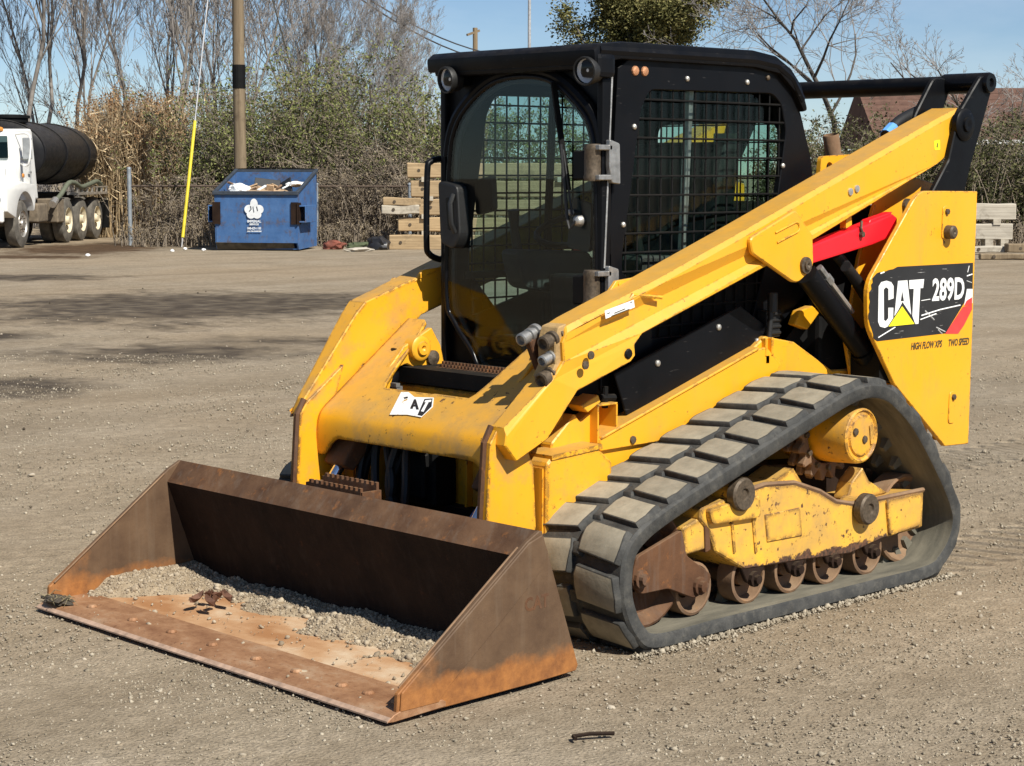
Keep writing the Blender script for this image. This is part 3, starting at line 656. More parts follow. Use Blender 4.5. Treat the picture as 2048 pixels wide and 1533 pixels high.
# ------------------------------------------------------------------ lift arms
AI, AO = .535, .685
def lift_arm(s):
    Y = lambda v: s*v
    top = [(-3.53, 1.935), (-3.36, 1.88), S(1450, 451, AI), S(1261, 556, AI), (-1.205, 1.138)]
    nose = [(-1.15, 1.115), (-1.125, 1.06), (-1.13, .995), (-1.085, .935)] if s > 0 else [(-1.155, 1.09)]
    pts = [*top, *nose, (-.895, .775), (-.885, .715), (-.935, .655), S(1090, 878, .625), S(1155, 782, .66), S(1262, 724, AO), S(1271, 712, AO), S(1270, 690, AO), S(1285, 668, AO), S(1535, 532, AO), S(1619, 485, AO), (-3.36, 1.69), (-3.42, 1.72)]
    bm = new(); prism(bm, pts, Y(AI), Y(AO)); bm.normal_update()
    te = [e for e in bm.edges if all(abs(v.co.y-Y(AO)) < 1e-5 for v in e.verts) and all(any(abs(v.co.x-p[0]) < 1e-4 and abs(v.co.z-p[1]) < 1e-4 for p in pts[:len(top)+len(nose)+1]) for v in e.verts)]
    if s > 0: te = [e for e in te if not all(-1.16 < v.co.x < -1.08 for v in e.verts)]
    bevel(bm, .036, 1, edges=te)
    bm.normal_update(); ed = [e for e in bm.edges if len(e.link_faces) == 2 and e.calc_face_angle(0) > R_(50)]
    bevel(bm, .004, 1, edges=ed)
    for v in bm.verts:      # the outer side draws in towards the coupler
        if abs(v.co.y) > .6: v.co.y -= s*.075*max(0, min(1, (v.co.x+1.32)/.42))
    arm = obj('lift_arm', bm, 'yellow' if s > 0 else 'yellow_chipped', L)
    # lower leg plate that carries the coupler
    bm = new(); q = [(-.895, .765), (-.862, .72), (-.842, .44), (-.83, .16), (-.93, .10), (-1.03, .16), (-1.085, .40), (-1.072, .62), (-1.02, .72), (-1.08, .90)]
    prism(bm, q, Y(.515), Y(.562)); bevel(bm, .003); lg = obj('leg_plate', bm, 'yellow_chipped', arm)
    bm = new(); tube(bm, [(-.893, Y(.532), .775), (-.859, Y(.532), .72), (-.839, Y(.532), .44), (-.828, Y(.532), .2)], .0125, 6); obj('worn_edge', bm, 'rust', lg)
    # cylinder bracket doubler with slot and pin
    bm = new(); q = [(*S(1497, 478, .70), .03), (*S(1590, 420, .70), .02), S(1624, 470, .70), (*S(1626, 535, .70), .03), (*S(1592, 570, .70), .04), S(1504, 508, .70)]
    prism(bm, round_poly(q, .01), Y(AO-.002), Y(AO+.020)); bevel(bm, .005); bk = obj('cylinder_bracket', bm, 'yellow', arm)
    bm = new(); x0, z0 = S(1550, 476, .70); x1, z1 = S(1590, 455, .70); d = Vector((x1-x0, 0, z1-z0)).normalized(); nrm = Vector((d.z, 0, -d.x))*.02; pth = []
    c0 = Vector((x0, Y(AO+.021), z0)); c1 = Vector((x1, Y(AO+.021), z1))
    pth = [c0+nrm, c1+nrm]+[c1+nrm*math.cos(t)+d*.02*math.sin(t) for t in (.5, 1., 1.57, 2.1, 2.6)]+[c1-nrm, c0-nrm]; tube(bm, pth, .0045, 6); obj('stamped_slot', bm, 'yellow', bk)
    bm = new(); x, z = S(1608, 531, .70); lathe(bm, (x, Y(AO+.02), z), (0, s, 0), [(0, .034), (.010, .033), (.012, .020), (.020, .019), (.020, .010), (.012, 0)], 18); obj('pin', bm, 'bolt_dark', bk)
    for c in ((1181, 711), (1190, 708), (1170, 731), (1257, 708), (1700, 384), (1713, 378)):
        if c == (1190, 708): continue
        x, z = S(*c, AO); bm = new(); big = c[0] == 1257
        lathe(bm, (x, Y(AO), z), (0, s, 0), [(0, .016 if not big else .02), (.006, .015), (.007, 0)], 10); obj('bolt' if not big else 'hole_plug', bm, 'bolt_zinc' if c[0] > 1600 else ('black_matt' if big else 'bolt_dark'), arm)
    # bolt tab on the upper edge
    bm = new(); q = [S(1210, 590, AI), S(1228, 562, AI), S(1262, 556, AI), S(1275, 552, AI)]; prism(bm, q, Y(AI-.004), Y(AI+.012)); bevel(bm, .002)
    for c in ((1234, 568), (1250, 568)):
        x, z = S(*c, AI); lathe(bm, (x, Y(AI+.012), z), (0, s, 0), [(0, .009), (.004, .008), (.005, 0)], 8)
    obj('hose_tab', bm, 'yellow', arm)
    bm = new(); x, z = S(1262, 590, .66); tube(bm, [(x+.05, Y(.665), z-.045), (x, Y(.668), z), (x-.14, Y(.683), z-.015)], .008, 6); obj('weld_bead', bm, 'yellow', arm)
    return arm
ARM_L = lift_arm(1); ARM_R = lift_arm(-1)
# sticker, warning label, crease on the near arm
bm = new(); q = [S(1209, 622, AO), S(1267, 600, AO), S(1269, 615, AO), S(1211, 638, AO)]; prism(bm, q, AO, AO+.0012); ST = obj('inventory_sticker', bm, 'white_sticker', ARM_L)
bm = new()
for a, b in (((1228, 627), (1250, 618)), ((1222, 633), (1258, 619)), ((1214, 628), (1219, 626)), ((1260, 606), (1264, 604))):
    x0, z0 = S(*a, AO); x1, z1 = S(*b, AO); tube(bm, [(x0, AO+.0013, z0), (x1, AO+.0013, z1)], .002, 4)
obj('sticker_print', bm, 'decal_ink', ST)
bm = new(); q = round_poly([S(1868, 282, AO), S(1880, 280, AO), S(1880, 300, AO), S(1869, 301, AO)], .006); prism(bm, q, AO, AO+.001); LB = obj('warning_label', bm, 'label_yellow', ARM_L)
bm = new(); x, z = S(1874, 291, AO); box(bm, (x, AO+.0012, z), (.008, .0008, .018)); obj('label_print', bm, 'decal_ink', LB)
# hydraulic couplers: stepped block at the front of each arm
bm = new(); prism(bm, [(-1.16, 1.125), (-1.120, 1.115), (-1.100, 1.06), (-1.105, .985), (-1.075, .935), (-1.16, .94)], .548, .636); bevel(bm, .004); CB = obj('coupler_block', bm, 'yellow_brown', ARM_L)
for (px, py, r, m_) in ((1112, 672, .026, 'bolt_dark'), (1110, 707, .020, 'aluminium'), (1108, 745, .028, 'bolt_dark'), (1068, 665, .024, 'aluminium')):
    yy = .605 if px > 1080 else .50
    x, z = S(px+14, py-6, yy); d = Vector((.80, .10, -.22)).normalized(); bm = new()
    lathe(bm, Vector((x, yy, z))+d*.026, d, [(0, r*1.3), (.016, r*1.3), (.017, r*.9), (.030, r*.9), (.032, r*1.1), (.048, r*1.1), (.050, r*.8), (.058, r*.8), (.060, r), (.092, r), (.095, r*.75), (.08, r*.55), (.08, 0)], 16)
    obj('quick_coupler', bm, m_, CB, 40)
bm = new(); box(bm, (-1.16, .515, 1.03), (.12, .03, .12), Matrix.Rotation(.45, 3, 'Y')); bevel(bm, .004); obj('coupler_bracket', bm, 'rust', CB)
# ------------------------------------------------------------------ cross panel between the arms
pf = [(-.945, .56), (-.938, .62), (-.940, .675), (-.950, .712), (-.975, .742), (-1.01, .768), (-1.10, .835), (-1.25, .945), (-1.42, 1.07)]
pf = [(p.x, p.y) for p in smooth_path([(a, b, 0) for a, b in pf], 5)]
pl_ = np.array(pf); dl = np.r_[0, np.cumsum(np.linalg.norm(np.diff(pl_, axis=0), axis=1))]
v_at_z = lambda z: np.interp(z, pl_[:, 1], dl)
def sm(t): t = max(0, min(1, t)); return t*t*(3-2*t)
NY, NV = 72, 40; V = []; F = []
for i in range(NY+1):
    y = -.515+1.03*i/NY; a = abs(y)
    zt = .828+(1.062-.828)*sm((y-.20)/.10) if y > 0 else .826+(1.065-.826)*sm((a-.275)/.14)
    zb = .632-.075*sm((a-.36)/.13)**1.6
    for j in range(NV+1):
        v = v_at_z(zb)+(v_at_z(zt)-v_at_z(zb))*j/NV
        V.append((np.interp(v, dl, pl_[:, 0]), y, np.interp(v, dl, pl_[:, 1])))
for i in range(NY):
    for j in range(NV):
        a = i*(NV+1)+j; F.append((a, a+NV+1, a+NV+2, a+1))
XP = npobj('cross_panel', V, F, 'yellow_chipped', L, True)
md = XP.modifiers.new('thickness', 'SOLIDIFY'); md.thickness = .014; md.offset = -1
# torn sticker lying on the sloping face
bm = new(); nx = Vector((.585, 0, .81)).normalized()
def on_panel(px, py, off):
    r = ray(px, py); a = Vector((-1.10, 0, .835)); t = (a-CAMP).dot(nx)/r.dot(nx); return CAMP+r*t+nx*off
qs = [(803, 786), (818, 786), (830, 796), (868, 797), (866, 815), (843, 836), (815, 831), (780, 831)]
a = [bm.verts.new(on_panel(*p, .0035)) for p in qs]; b = [bm.verts.new(on_panel(*p, .0015)) for p in qs]
bm.faces.new(a); bm.faces.new(b[::-1])
for i in range(8): bm.faces.new((a[i], b[i], b[(i+1) % 8], a[(i+1) % 8]))
TS = obj('torn_sticker', bm, 'torn_sticker', XP)
def panel_patch(name, px, mat, off):
    bm = new(); a = [bm.verts.new(on_panel(*p, off+.0008)) for p in px]; b = [bm.verts.new(on_panel(*p, off)) for p in px]; n_ = len(px); bm.faces.new(a); bm.faces.new(b[::-1])
    for i in range(n_): bm.faces.new((a[i], b[i], b[(i+1) % n_], a[(i+1) % n_]))
    obj(name, bm, mat, TS)
panel_patch('printed_patch', [(850, 800), (866, 799), (864, 815), (845, 834), (836, 832)], 'decal_black', .0036)
panel_patch('printed_letter', [(852, 803), (864, 802), (863, 806), (858, 807), (848, 826), (843, 825), (853, 807), (850, 807)], 'white_sticker', .0046)
panel_patch('printed_patch', [(829, 801), (833, 801), (826, 820), (821, 819)], 'decal_black', .0036)
panel_patch('printed_patch', [(829, 801), (833, 801), (839, 821), (834, 821)], 'decal_black', .0046)
panel_patch('printed_patch', [(826, 812), (835, 812), (836, 815), (825, 815)], 'decal_black', .0056)
panel_patch('printed_patch', [(808, 797), (816, 795), (817, 798), (810, 800)], 'decal_black', .0036)
# tilt cylinders and their brackets
for s in (-1, 1):
    Y = lambda v: s*v
    bm = new(); q = [S(755, 800, -.36), S(762, 758, -.36), S(806, 694, -.36), S(862, 655, -.36), S(880, 690, -.36), S(896, 765, -.36), S(870, 775, -.36), S(838, 742, -.36), S(812, 728, -.36), S(790, 738, -.36), S(772, 800, -.36)]
    prism(bm, q, Y(.355), Y(.38)); bevel(bm, .004); tb = obj('tilt_bracket', bm, 'yellow', L)
    bm = new(); x, z = S(843, 697, -.33); lathe(bm, (x, Y(.36), z), (0, 1, 0), [(-.02, .05), (.03, .05), (.036, .042), (.036, .028), (.046, .026), (.046, .012), (.03, 0)], 24); obj('pivot_boss', bm, 'yellow', tb, 40)
    bm = new(); x, z = S(868, 716, -.34); lathe(bm, (x, Y(.36), z), (0, 1, 0), [(-.04, .03), (.02, .03), (.024, .02), (.03, 0)], 14); obj('bolt', bm, 'bolt_dark', tb)
    bm = new(); cyl(bm, (-1.30, Y(.43), .93), (-1.06, Y(.43), .62), .048, seg=20); lathe(bm, (-1.06, Y(.43), .62), (.6, 0, -.8), [(-.05, .056), (0, .056), (.004, .03)], 20); tc = obj('tilt_cylinder', bm, 'black', L, 40)
    bm = new(); cyl(bm, (-1.06, Y(.43), .62), (-.90, Y(.43), .40), .024, seg=16); obj('piston_rod', bm, 'chrome', tc, 40)
    bm = new(); prism(bm, [(-1.02, .64), (-.95, .53), (-1.0, .50), (-1.10, .60)], Y(.36), Y(.49)); bevel(bm, .01, 2); obj('rod_guard', bm, 'rust', tc)
    bm = new(); box(bm, (-1.17, Y(.30), .80), (.03, .03, .05)); box(bm, (-1.16, Y(.30), .83), (.02, .035, .015)); obj('hose_fitting', bm, 'aluminium', tc)
bm = new(); tube(bm, smooth_path([(-1.2, .44, .62), (-1.0, .42, .50), (-.92, .40, .42), (-.9, .36, .30)], 5), .013, 8); obj('hydraulic_hose', bm, simple('hose_blue', (.03, .12, .35), .5) and 'hose_blue', L, 40)
for y0_ in (-.12, -.30):
    bm = new(); tube(bm, smooth_path([(-1.3, y0_, .78), (-1.15, y0_-.08, .62), (-1.08, y0_-.1, .45), (-1.1, y0_-.05, .3)], 5), .016, 8); obj('hydraulic_hose', bm, 'black_plastic', L, 40)
# quick coupler plate and serrated step behind the bucket
bm = new(); box(bm, (-.86, 0, .28), (.05, 1.0, .28), Matrix.Rotation(-.25, 3, 'Y')); bevel(bm, .006); QC = obj('coupler_frame', bm, 'rust_dark', L)
bm = new(); a0 = S(650, 975, -.38); 
for k, (xx, zz) in enumerate(((-.735, .478), (-.81, .492))):
    for i in range(22):
        y = -.30+i*.0145; vv = box(bm, (xx, y, zz+(.006 if i % 2 else -.006)), (.012, .0145, .05))
box(bm, (-.775, -.15, .472), (.075, .32, .008)); box(bm, (-.775, -.308, .46), (.09, .012, .07)); box(bm, (-.775, .015, .46), (.09, .012, .07)); obj('serrated_step', bm, 'rust', QC)
bm = new(); box(bm, (-.775, -.15, .36), (.06, .30, .20)); obj('step_bracket', bm, 'rust_dark', QC)
# ------------------------------------------------------------------ rear links, cross tube, lift cylinders, red arm brace
for s in (1, -1):
    Y = lambda v: s*v
    q = [(*S(1967, 148, .72), .03), (*S(1990, 165, .72), .05), S(1943, 335, .72), (-3.50, 1.50), (-3.30, 1.30), (-3.20, 1.42), S(1868, 382, .72), S(1900, 320, .72), S(1920, 228, .72), S(1948, 180, .72)]
    bm = new(); prism(bm, round_poly(q, .01), Y(.69), Y(.716)); bevel(bm, .005); lk = obj('rear_link', bm, 'black', L)
    q = [(-3.66, 2.07), (-3.68, 2.00), (-3.50, 1.72), (-3.36, 1.72), (-3.42, 1.90), (-3.56, 2.07)]
    bm = new(); prism(bm, round_poly(q, .03), Y(.50), Y(.525)); bevel(bm, .005); obj('inner_link_plate', bm, 'black', lk)
    bm = new(); x, z = S(1977, 166, .72); lathe(bm, (x, Y(.50), z), (0, s, 0), [(0, .045), (.225, .045), (.235, .040), (.235, .020), (.225, .016), (.225, 0)], 20); obj('link_pin', bm, 'black_gloss', lk, 40)
    bm = new(); x, z = S(1930, 250, .72); lathe(bm, (x, Y(.70), z), (0, s, 0), [(0, .07), (.022, .07), (.03, .06), (.03, .032), (.040, .030), (.042, .016), (.034, 0)], 24); obj('link_boss', bm, 'black', lk, 40)
    # lift cylinder
    bm = new(); a = Vector((*S(1612, 548, .63), 0)); b = Vector((*S(1735, 712, .63), 0)); a = Vector((a.x, Y(.63), a.y)); b = Vector((b.x, Y(.63), b.y))
    cyl(bm, a, b, .047, seg=22); lathe(bm, b, b-a, [(-.05, .053), (.02, .053), (.03, .04), (.03, 0)], 22); lc = obj('lift_cylinder', bm, 'black', L, 40)
    d = (b-a).normalized(); up_ = Vector((d.z, 0, -d.x)); up_ = up_ if up_.z > 0 else -up_
    bm = new(); p0 = a+d*.03+up_*.058+Vector((0, Y(.02), 0)); cyl(bm, p0, p0+d*.06, .014, seg=8); cyl(bm, p0+d*.06, p0+d*.10, .019, seg=6); obj('tube_fitting', bm, 'aluminium', lc)
    bm = new(); cyl(bm, p0+d*.10, p0+d*.30, .011, seg=8); obj('feed_tube', bm, 'bare_steel', lc, 40)
    for k in range(2):
        bm = new(); o_ = Vector((0, Y(-.05*k), .05*k)); tube(bm, smooth_path([p0+d*.10+o_+Vector((-.10, 0, .06)), p0+d*.2+o_+Vector((-.12, 0, .05)), p0+d*.32+o_+Vector((-.14, 0, .02)), p0+d*.4+o_+Vector((-.2, 0, -.05))], 4), .024, 10); obj('hose', bm, 'black_plastic', lc, 40)
    # red arm brace stowed under the arm
    bm = new(); q = [S(1615, 492, .655), S(1735, 447, .655), S(1780, 428, .655), S(1790, 436, .655), S(1788, 470, .655), S(1740, 490, .655), S(1618, 528, .655)]
    prism(bm, q, Y(.60), Y(.668)); bevel(bm, .008, 2); rb = obj('arm_brace', bm, 'red', L)
    bm = new(); q = [S(1732, 448, .64), S(1776, 430, .64), S(1780, 424, .64), S(1735, 440, .64)]; prism(bm, q, Y(.61), Y(.655)); bevel(bm, .003); obj('brace_lip', bm, 'red', rb)
    bm = new(); x, z = S(1706, 448, .67); prism(bm, [(x+.02, z-.02), (x-.02, z-.005), (x-.015, z+.04), (x+.02, z+.03)], Y(.62), Y(.65)); obj('brace_tab', bm, 'yellow', rb)
    bm = new(); x, z = S(1722, 462, .67); tube(bm, [(x, Y(.672), z+.04), (x+.006, Y(.675), z+.01), (x-.004, Y(.675), z-.012)], .006, 6); cyl(bm, (x, Y(.66), z-.015), (x, Y(.684), z-.015), .012, seg=8); obj('hitch_pin', bm, 'bolt_dark', rb)
bm = new(); x, z = S(1975, 168, .7); cyl(bm, (x, -.70, z+.0), (x, .69, z), .040, seg=24); obj('cross_tube', bm, 'black', L, 40)
bm = new(); pth = [(*S(1772, 272, .50), .50), (*S(1800, 245, .50), .49), (*S(1840, 225, .50), .48), (*S(1890, 205, .50), .47)]
tube(bm, smooth_path([(p[0], p[2], p[1]) for p in pth], 5), .026, 10); HS = obj('hose_sleeve', bm, 'black_plastic', ARM_L, 40)
bm = new(); a = pth[0]; b = pth[1]; cyl(bm, (a[0], a[2], a[1]), (a[0]*.45+b[0]*.55, .495, a[1]*.45+b[1]*.55), .030, seg=10); obj('blue_tape', bm, simple('tape_blue', (.12, .33, .68), .4) and 'tape_blue', HS)
bm = new(); q = [(-2.52, .98), (-2.60, 1.02), (-2.90, 1.24), (-2.85, 1.0), (-2.70, .9)]; prism(bm, q, .42, .44); obj('dark_gap_panel', bm, 'black_matt', CH)  # black panel added so the gap by the engine bay looks dark
bm = new(); x, z = S(1615, 620, .5); prism(bm, [S(1590, 650, .5), S(1600, 622, .5), S(1625, 612, .5), S(1640, 625, .5), S(1615, 660, .5)], .46, .50); bevel(bm, .006, 2); obj('filter_bracket', bm, 'yellow', CH)
# ------------------------------------------------------------------ bucket
bm = new()
pb = [(-.17, .004), (-.17, .026), (-.655, .030), (-.688, .055), (-.694, .10), (-.575, .428), (-.640, .508), (-.653, .503), (-.806, .06), (-.80, .022), (-.76, .004)]
fs = prism(bm, pb, -1.012, 1.012)
for i, mi in ((1, 1), (2, 1), (3, 0), (4, 0), (5, 2)): fs[2+i].material_index = mi
BK = obj('bucket', bm, ['rust_dark', 'bucket_floor', 'rust'], L, 30)
for s in (1, -1):
    bm = new(); q = [(-.035, .022), (-.040, .085), (-.585, .480), (-.640, .508), (-.653, .505), (-.822, .034), (-.812, .016), (-.60, .010), (-.14, .006)]
    prism(bm, q, s*1.012, s*1.030); bevel(bm, .003); sp = obj('side_plate', bm, 'bucket_side', BK)
    bm = new(); q = [(-.045, .03), (-.050, .088), (-.585, .476), (-.645, .495), (-.672, .438), (-.65, .385), (-.557, .311), (-.383, .178), (-.246, .075), (-.200, .03)]
    prism(bm, q, s*1.030, s*1.038); bevel(bm, .003); obj('edge_doubler', bm, 'bucket_side', sp)
    bm = new(); tube(bm, [(-.06, s*1.010, .098), (-.56, s*1.010, .462)], .004, 5); obj('weld_bead', bm, 'rust_light', sp)
side_text('embossed_mark', 'CAT', 'rust', bpy.data.objects['side_plate'], (1050, 1224), (1098, 1212), 27, 1.0303, .002)
bm = new()
prism(bm, [(.004, .006), (.004, .010), (-.02, .026), (-.05, .034), (-.215, .036), (-.23, .028), (-.23, .012), (-.02, .004)], -1.036, 1.036); bevel(bm, .002)
CE = obj('cutting_edge', bm, 'cutting_edge', BK)
simple('worn_steel', (.44, .30, .21), .6, .1, .3, 30)
bm = new(); prism(bm, [(.006, .006), (.006, .011), (-.008, .0205), (-.009, .017), (-.006, .006)], -1.034, 1.034); obj('worn_lip', bm, 'worn_steel', CE)
for y in (-.96, -.80, -.50, -.25, -.01, .23, .46, .70, .83, .95):
    bm = new(); x = -.085+random.uniform(-.012, .012); lathe(bm, (x, y+random.uniform(-.02, .02), .0355), (0, 0, 1), [(0, .020), (.004, .019), (.009, .013), (.010, .0)], 10); obj('bolt', bm, 'cutting_edge', CE)
for i in range(4):
    bm = new(); y = -.75+i*.5; box(bm, (-.795, y, .27), (.06, .02, .34), Matrix.Rotation(-.33, 3, 'Y')); obj('back_rib', bm, 'rust_dark', BK)

# ------------------------------------------------------------------ cab
CW, CF = .44, -1.56
CAB = obj('cab', (lambda b: (box(b, (-2.16, 0, .93), (1.15, .84, .10)), b)[1])(new()), 'black_matt', L)
def C2(px, py): return S(px, py, CW)
wall = [(-1.60, .98), (-1.575, 1.25), (-1.625, 2.04), (-1.70, 2.085), (-2.40, 2.10), (-2.55, 2.075), (-2.67, 2.005), (-2.73, 1.89), (-2.80, 1.72), (-2.83, 1.58), (-2.83, 1.10), (-2.62, .94), (-1.75, .92)]
win = round_poly([(-1.80, 1.965), (-1.752, 1.89), (-1.655, 1.34), (-1.66, 1.02), (-2.42, 1.02), (-2.56, 1.42), (-2.632, 1.82), (-2.60, 1.93), (-2.54, 1.972)], .03)
def bars(bm, poly, y, dx, dz, r, ang=0., axis='y'):
    "wire mesh clipped to a convex-ish polygon"
    import itertools
    def clip(o, d):
        ts = []
        for i in range(len(poly)):
            a = Vector(poly[i]); b = Vector(poly[(i+1) % len(poly)]); e = b-a; den = d.x*e.y-d.y*e.x
            if abs(den) < 1e-9: continue
            t = ((a.x-o.x)*e.y-(a.y-o.y)*e.x)/den; u = ((a.x-o.x)*d.y-(a.y-o.y)*d.x)/den
            if 0 <= u < 1: ts.append(t)
        ts.sort(); return [(ts[i], ts[i+1]) for i in range(0, len(ts)-1, 2)]
    xs = [p[0] for p in poly]; zs = [p[1] for p in poly]; cx, cz = (min(xs)+max(xs))/2, (min(zs)+max(zs))/2; ext = max(max(xs)-min(xs), max(zs)-min(zs))
    for d, st, off in ((Vector((0, 1)), dx, 0), (Vector((1, 0)), dz, r*1.4)):
        n = Vector((d.y, -d.x)); k = int(ext/st)+1
        for i in range(-k, k+1):
            o = Vector((cx, cz))+n*(i*st)
            for t0, t1 in clip(o, d):
                if t1-t0 < .01: continue
                p, q = o+d*t0, o+d*t1
                P = (lambda v: (v.x, y+off, v.y)) if axis == 'y' else (lambda v: (y+off, v.x, v.y))
                cyl(bm, P(p), P(q), r, seg=5, cap=False)
for s in (1, -1):
    bm = new(); prism(bm, wall, s*(CW-.03), s*CW, [win]); bevel(bm, .003, 1, 60); sw = obj('side_wall', bm, 'black', CAB)
    bm = new(); bars(bm, win, s*(CW-.012), .0655, .072, .0042); obj('window_guard', bm, 'black_matt', sw)
    bm = new(); prism(bm, win, s*(CW-.055), s*(CW-.050)); obj('side_glass', bm, 'glass_tint', sw)
    bm = new(); a, b = (-2.10, 1.97), (-2.05, 1.02); prism(bm, [(a[0]+.012, a[1]), (a[0]-.012, a[1]), (b[0]-.012, b[1]), (b[0]+.012, b[1])], s*(CW-.075), s*(CW-.052)); obj('glass_divider', bm, 'aluminium' if s > 0 else 'black_matt', sw)
    bm = new(); box(bm, (-2.05, s*(CW-.035), 1.235), (.86, .014, .030)); obj('window_rail', bm, 'black_plastic', sw)
    for c, mt in (((1374, 158), 'bolt_zinc'), ((1494, 165), 'bolt_zinc'), ((1535, 156), 'bolt_dark'), ((1268, 254), 'bolt_zinc'), ((1246, 450), 'bolt_zinc'), ((1565, 332), 'bolt_zinc'), ((1270, 142), 'bolt_copper'), ((1289, 143), 'bolt_copper')):
        x, z = C2(*c); r = .011 if mt != 'bolt_copper' else .019
        bm = new(); lathe(bm, (x, s*CW, z), (0, s, 0), [(0, r), (.006, r*.9), (.009, r*.5), (.010, 0)], 10); obj('bolt', bm, mt, sw)
# roof cap
bm = new(); q = [(-1.475, 2.045), (-1.468, 2.10), (-1.50, 2.122), (-1.62, 2.135), (-2.39, 2.138), (-2.53, 2.122), (-2.63, 2.075), (-2.70, 2.01), (-2.745, 1.91), (-2.72, 1.90), (-2.66, 1.98), (-2.56, 2.05), (-2.40, 2.07), (-1.62, 2.07)]
prism(bm, q, -.465, .465); bevel(bm, .018, 2, 40); RF = obj('roof', bm, 'black', CAB, 35)
bm = new()
for s in (1, -1):
    bm = new(); tube(bm, [(-1.50, s*.452, 2.098), (-2.40, s*.452, 2.100), (-2.54, s*.452, 2.085), (-2.64, s*.452, 2.035), (-2.71, s*.452, 1.95)], .020, 8); obj('drip_rail', bm, 'black', RF, 40)
# front wall with arched opening
dr_ = [(.012, 2.020), (-.145, 2.000), (-.275, 1.928), (-.370, 1.822), (-.405, 1.643), (-.420, 1.16), (-.372, 1.05), (-.273, .945), (-.228, .878), (-.150, .858), (.150, .858), (.228, .878), (.273, .945), (.372, 1.05), (.420, 1.16), (.410, 1.643), (.385, 1.822), (.29, 1.928), (.165, 2.000)]
dp = [(p.x, p.y) for p in smooth_path([(a, b, 0) for a, b in dr_], 4, True)]
def scale2(P, kx, kz, c=(0, 1.45)): return [(c[0]+(a-c[0])*kx, c[1]+(b-c[1])*kz) for a, b in P]
bm = new(); prism(bm, [(-.44, .86), (-.44, 2.09), (.44, 2.09), (.44, .86), (.40, .82), (-.40, .82)], CF-.035, CF, [scale2(dp, .97, .985)[::-1]], axis='x'); bevel(bm, .006, 1, 60); FRW = obj('front_frame', bm, 'black', CAB)
bm = new(); ar = [(y, z) for y, z in scale2(dp, 1.06, 1.05) if z > 1.72]
ar.sort(key=lambda p: p[0]); tube(bm, [(CF+.012, y, z-.008) for y, z in ar], .022, 8); obj('arch_hood', bm, 'black', FRW, 40)
bm = new(); box(bm, (CF+.03, 0, 2.055), (.10, .86, .05)); bevel(bm, .015, 2); obj('header', bm, 'black', FRW)
for s in (1, -1):
    bm = new(); box(bm, (CF+.005, s*.435, 1.42), (.05, .03, 1.16)); bevel(bm, .008, 2); obj('corner_post', bm, 'black', FRW)
    bm = new(); prism(bm, [(CF-.02, .86), (CF-.02, 1.35), (CF-.25, 1.10), (CF-.25, .80)], s*.43, s*.452); obj('lower_cheek', bm, 'black', FRW)
# door
bm = new(); prism(bm, dp, CF+.020, CF+.026, axis='x'); DR = obj('door', bm, 'glass', CAB)
bm = new(); tube(bm, [(CF+.022, y, z) for y, z in dp], .0125, 8, closed=True); obj('door_rim', bm, 'black_gloss', DR, 50)
bm = new(); tube(bm, [(CF+.004, y, z) for y, z in scale2(dp, .94, .975)], .012, 6, closed=True); obj('door_seal', bm, 'black_plastic', DR, 50)
# latch
bm = new(); prism(bm, round_poly([(-.415, 1.62), (-.30, 1.60), (-.285, 1.40), (-.32, 1.345), (-.40, 1.37)], .025), CF+.015, CF+.075, axis='x'); bevel(bm, .010, 2); LT = obj('door_latch', bm, 'black_plastic', DR)
bm = new(); prism(bm, round_poly([(-.365, 1.555), (-.325, 1.55), (-.318, 1.43), (-.35, 1.42)], .015), CF+.073, CF+.078, axis='x'); obj('latch_recess', bm, 'black_gloss', LT)
bm = new(); tube(bm, [(CF+.078, -.318, 1.565), (CF+.098, -.314, 1.53), (CF+.098, -.308, 1.45), (CF+.078, -.308, 1.415)], .010, 8); obj('latch_pull', bm, 'black_plastic', LT, 40)
# hinges
for z in (1.69, 1.225):
    bm = new(); prism(bm, round_poly([(-1.545, z+.085), (-1.60, z+.07), (-1.605, z-.08), (-1.56, z-.075), (-1.545, z-.02)], .008), .452, .475); bevel(bm, .004)
    box(bm, (-1.525, .435, z+.055), (.07, .08, .02)); box(bm, (-1.525, .435, z-.055), (.07, .08, .02)); bevel(bm, .003, 1, 80)
    hg = obj('hinge', bm, 'aluminium', CAB)
    bm = new(); lathe(bm, (-1.505, .425, z-.068), (0, 0, 1), [(0, 0), (0, .030), (.014, .034), (.025, .031), (.11, .031), (.122, .034), (.136, .030), (.136, 0)], 20); obj('hinge_barrel', bm, 'bolt_dark', hg, 40)
    bm = new(); box(bm, (-1.515, .37, z-.01), (.02, .10, .11)); bevel(bm, .006); obj('hinge_strap', bm, 'black', hg)
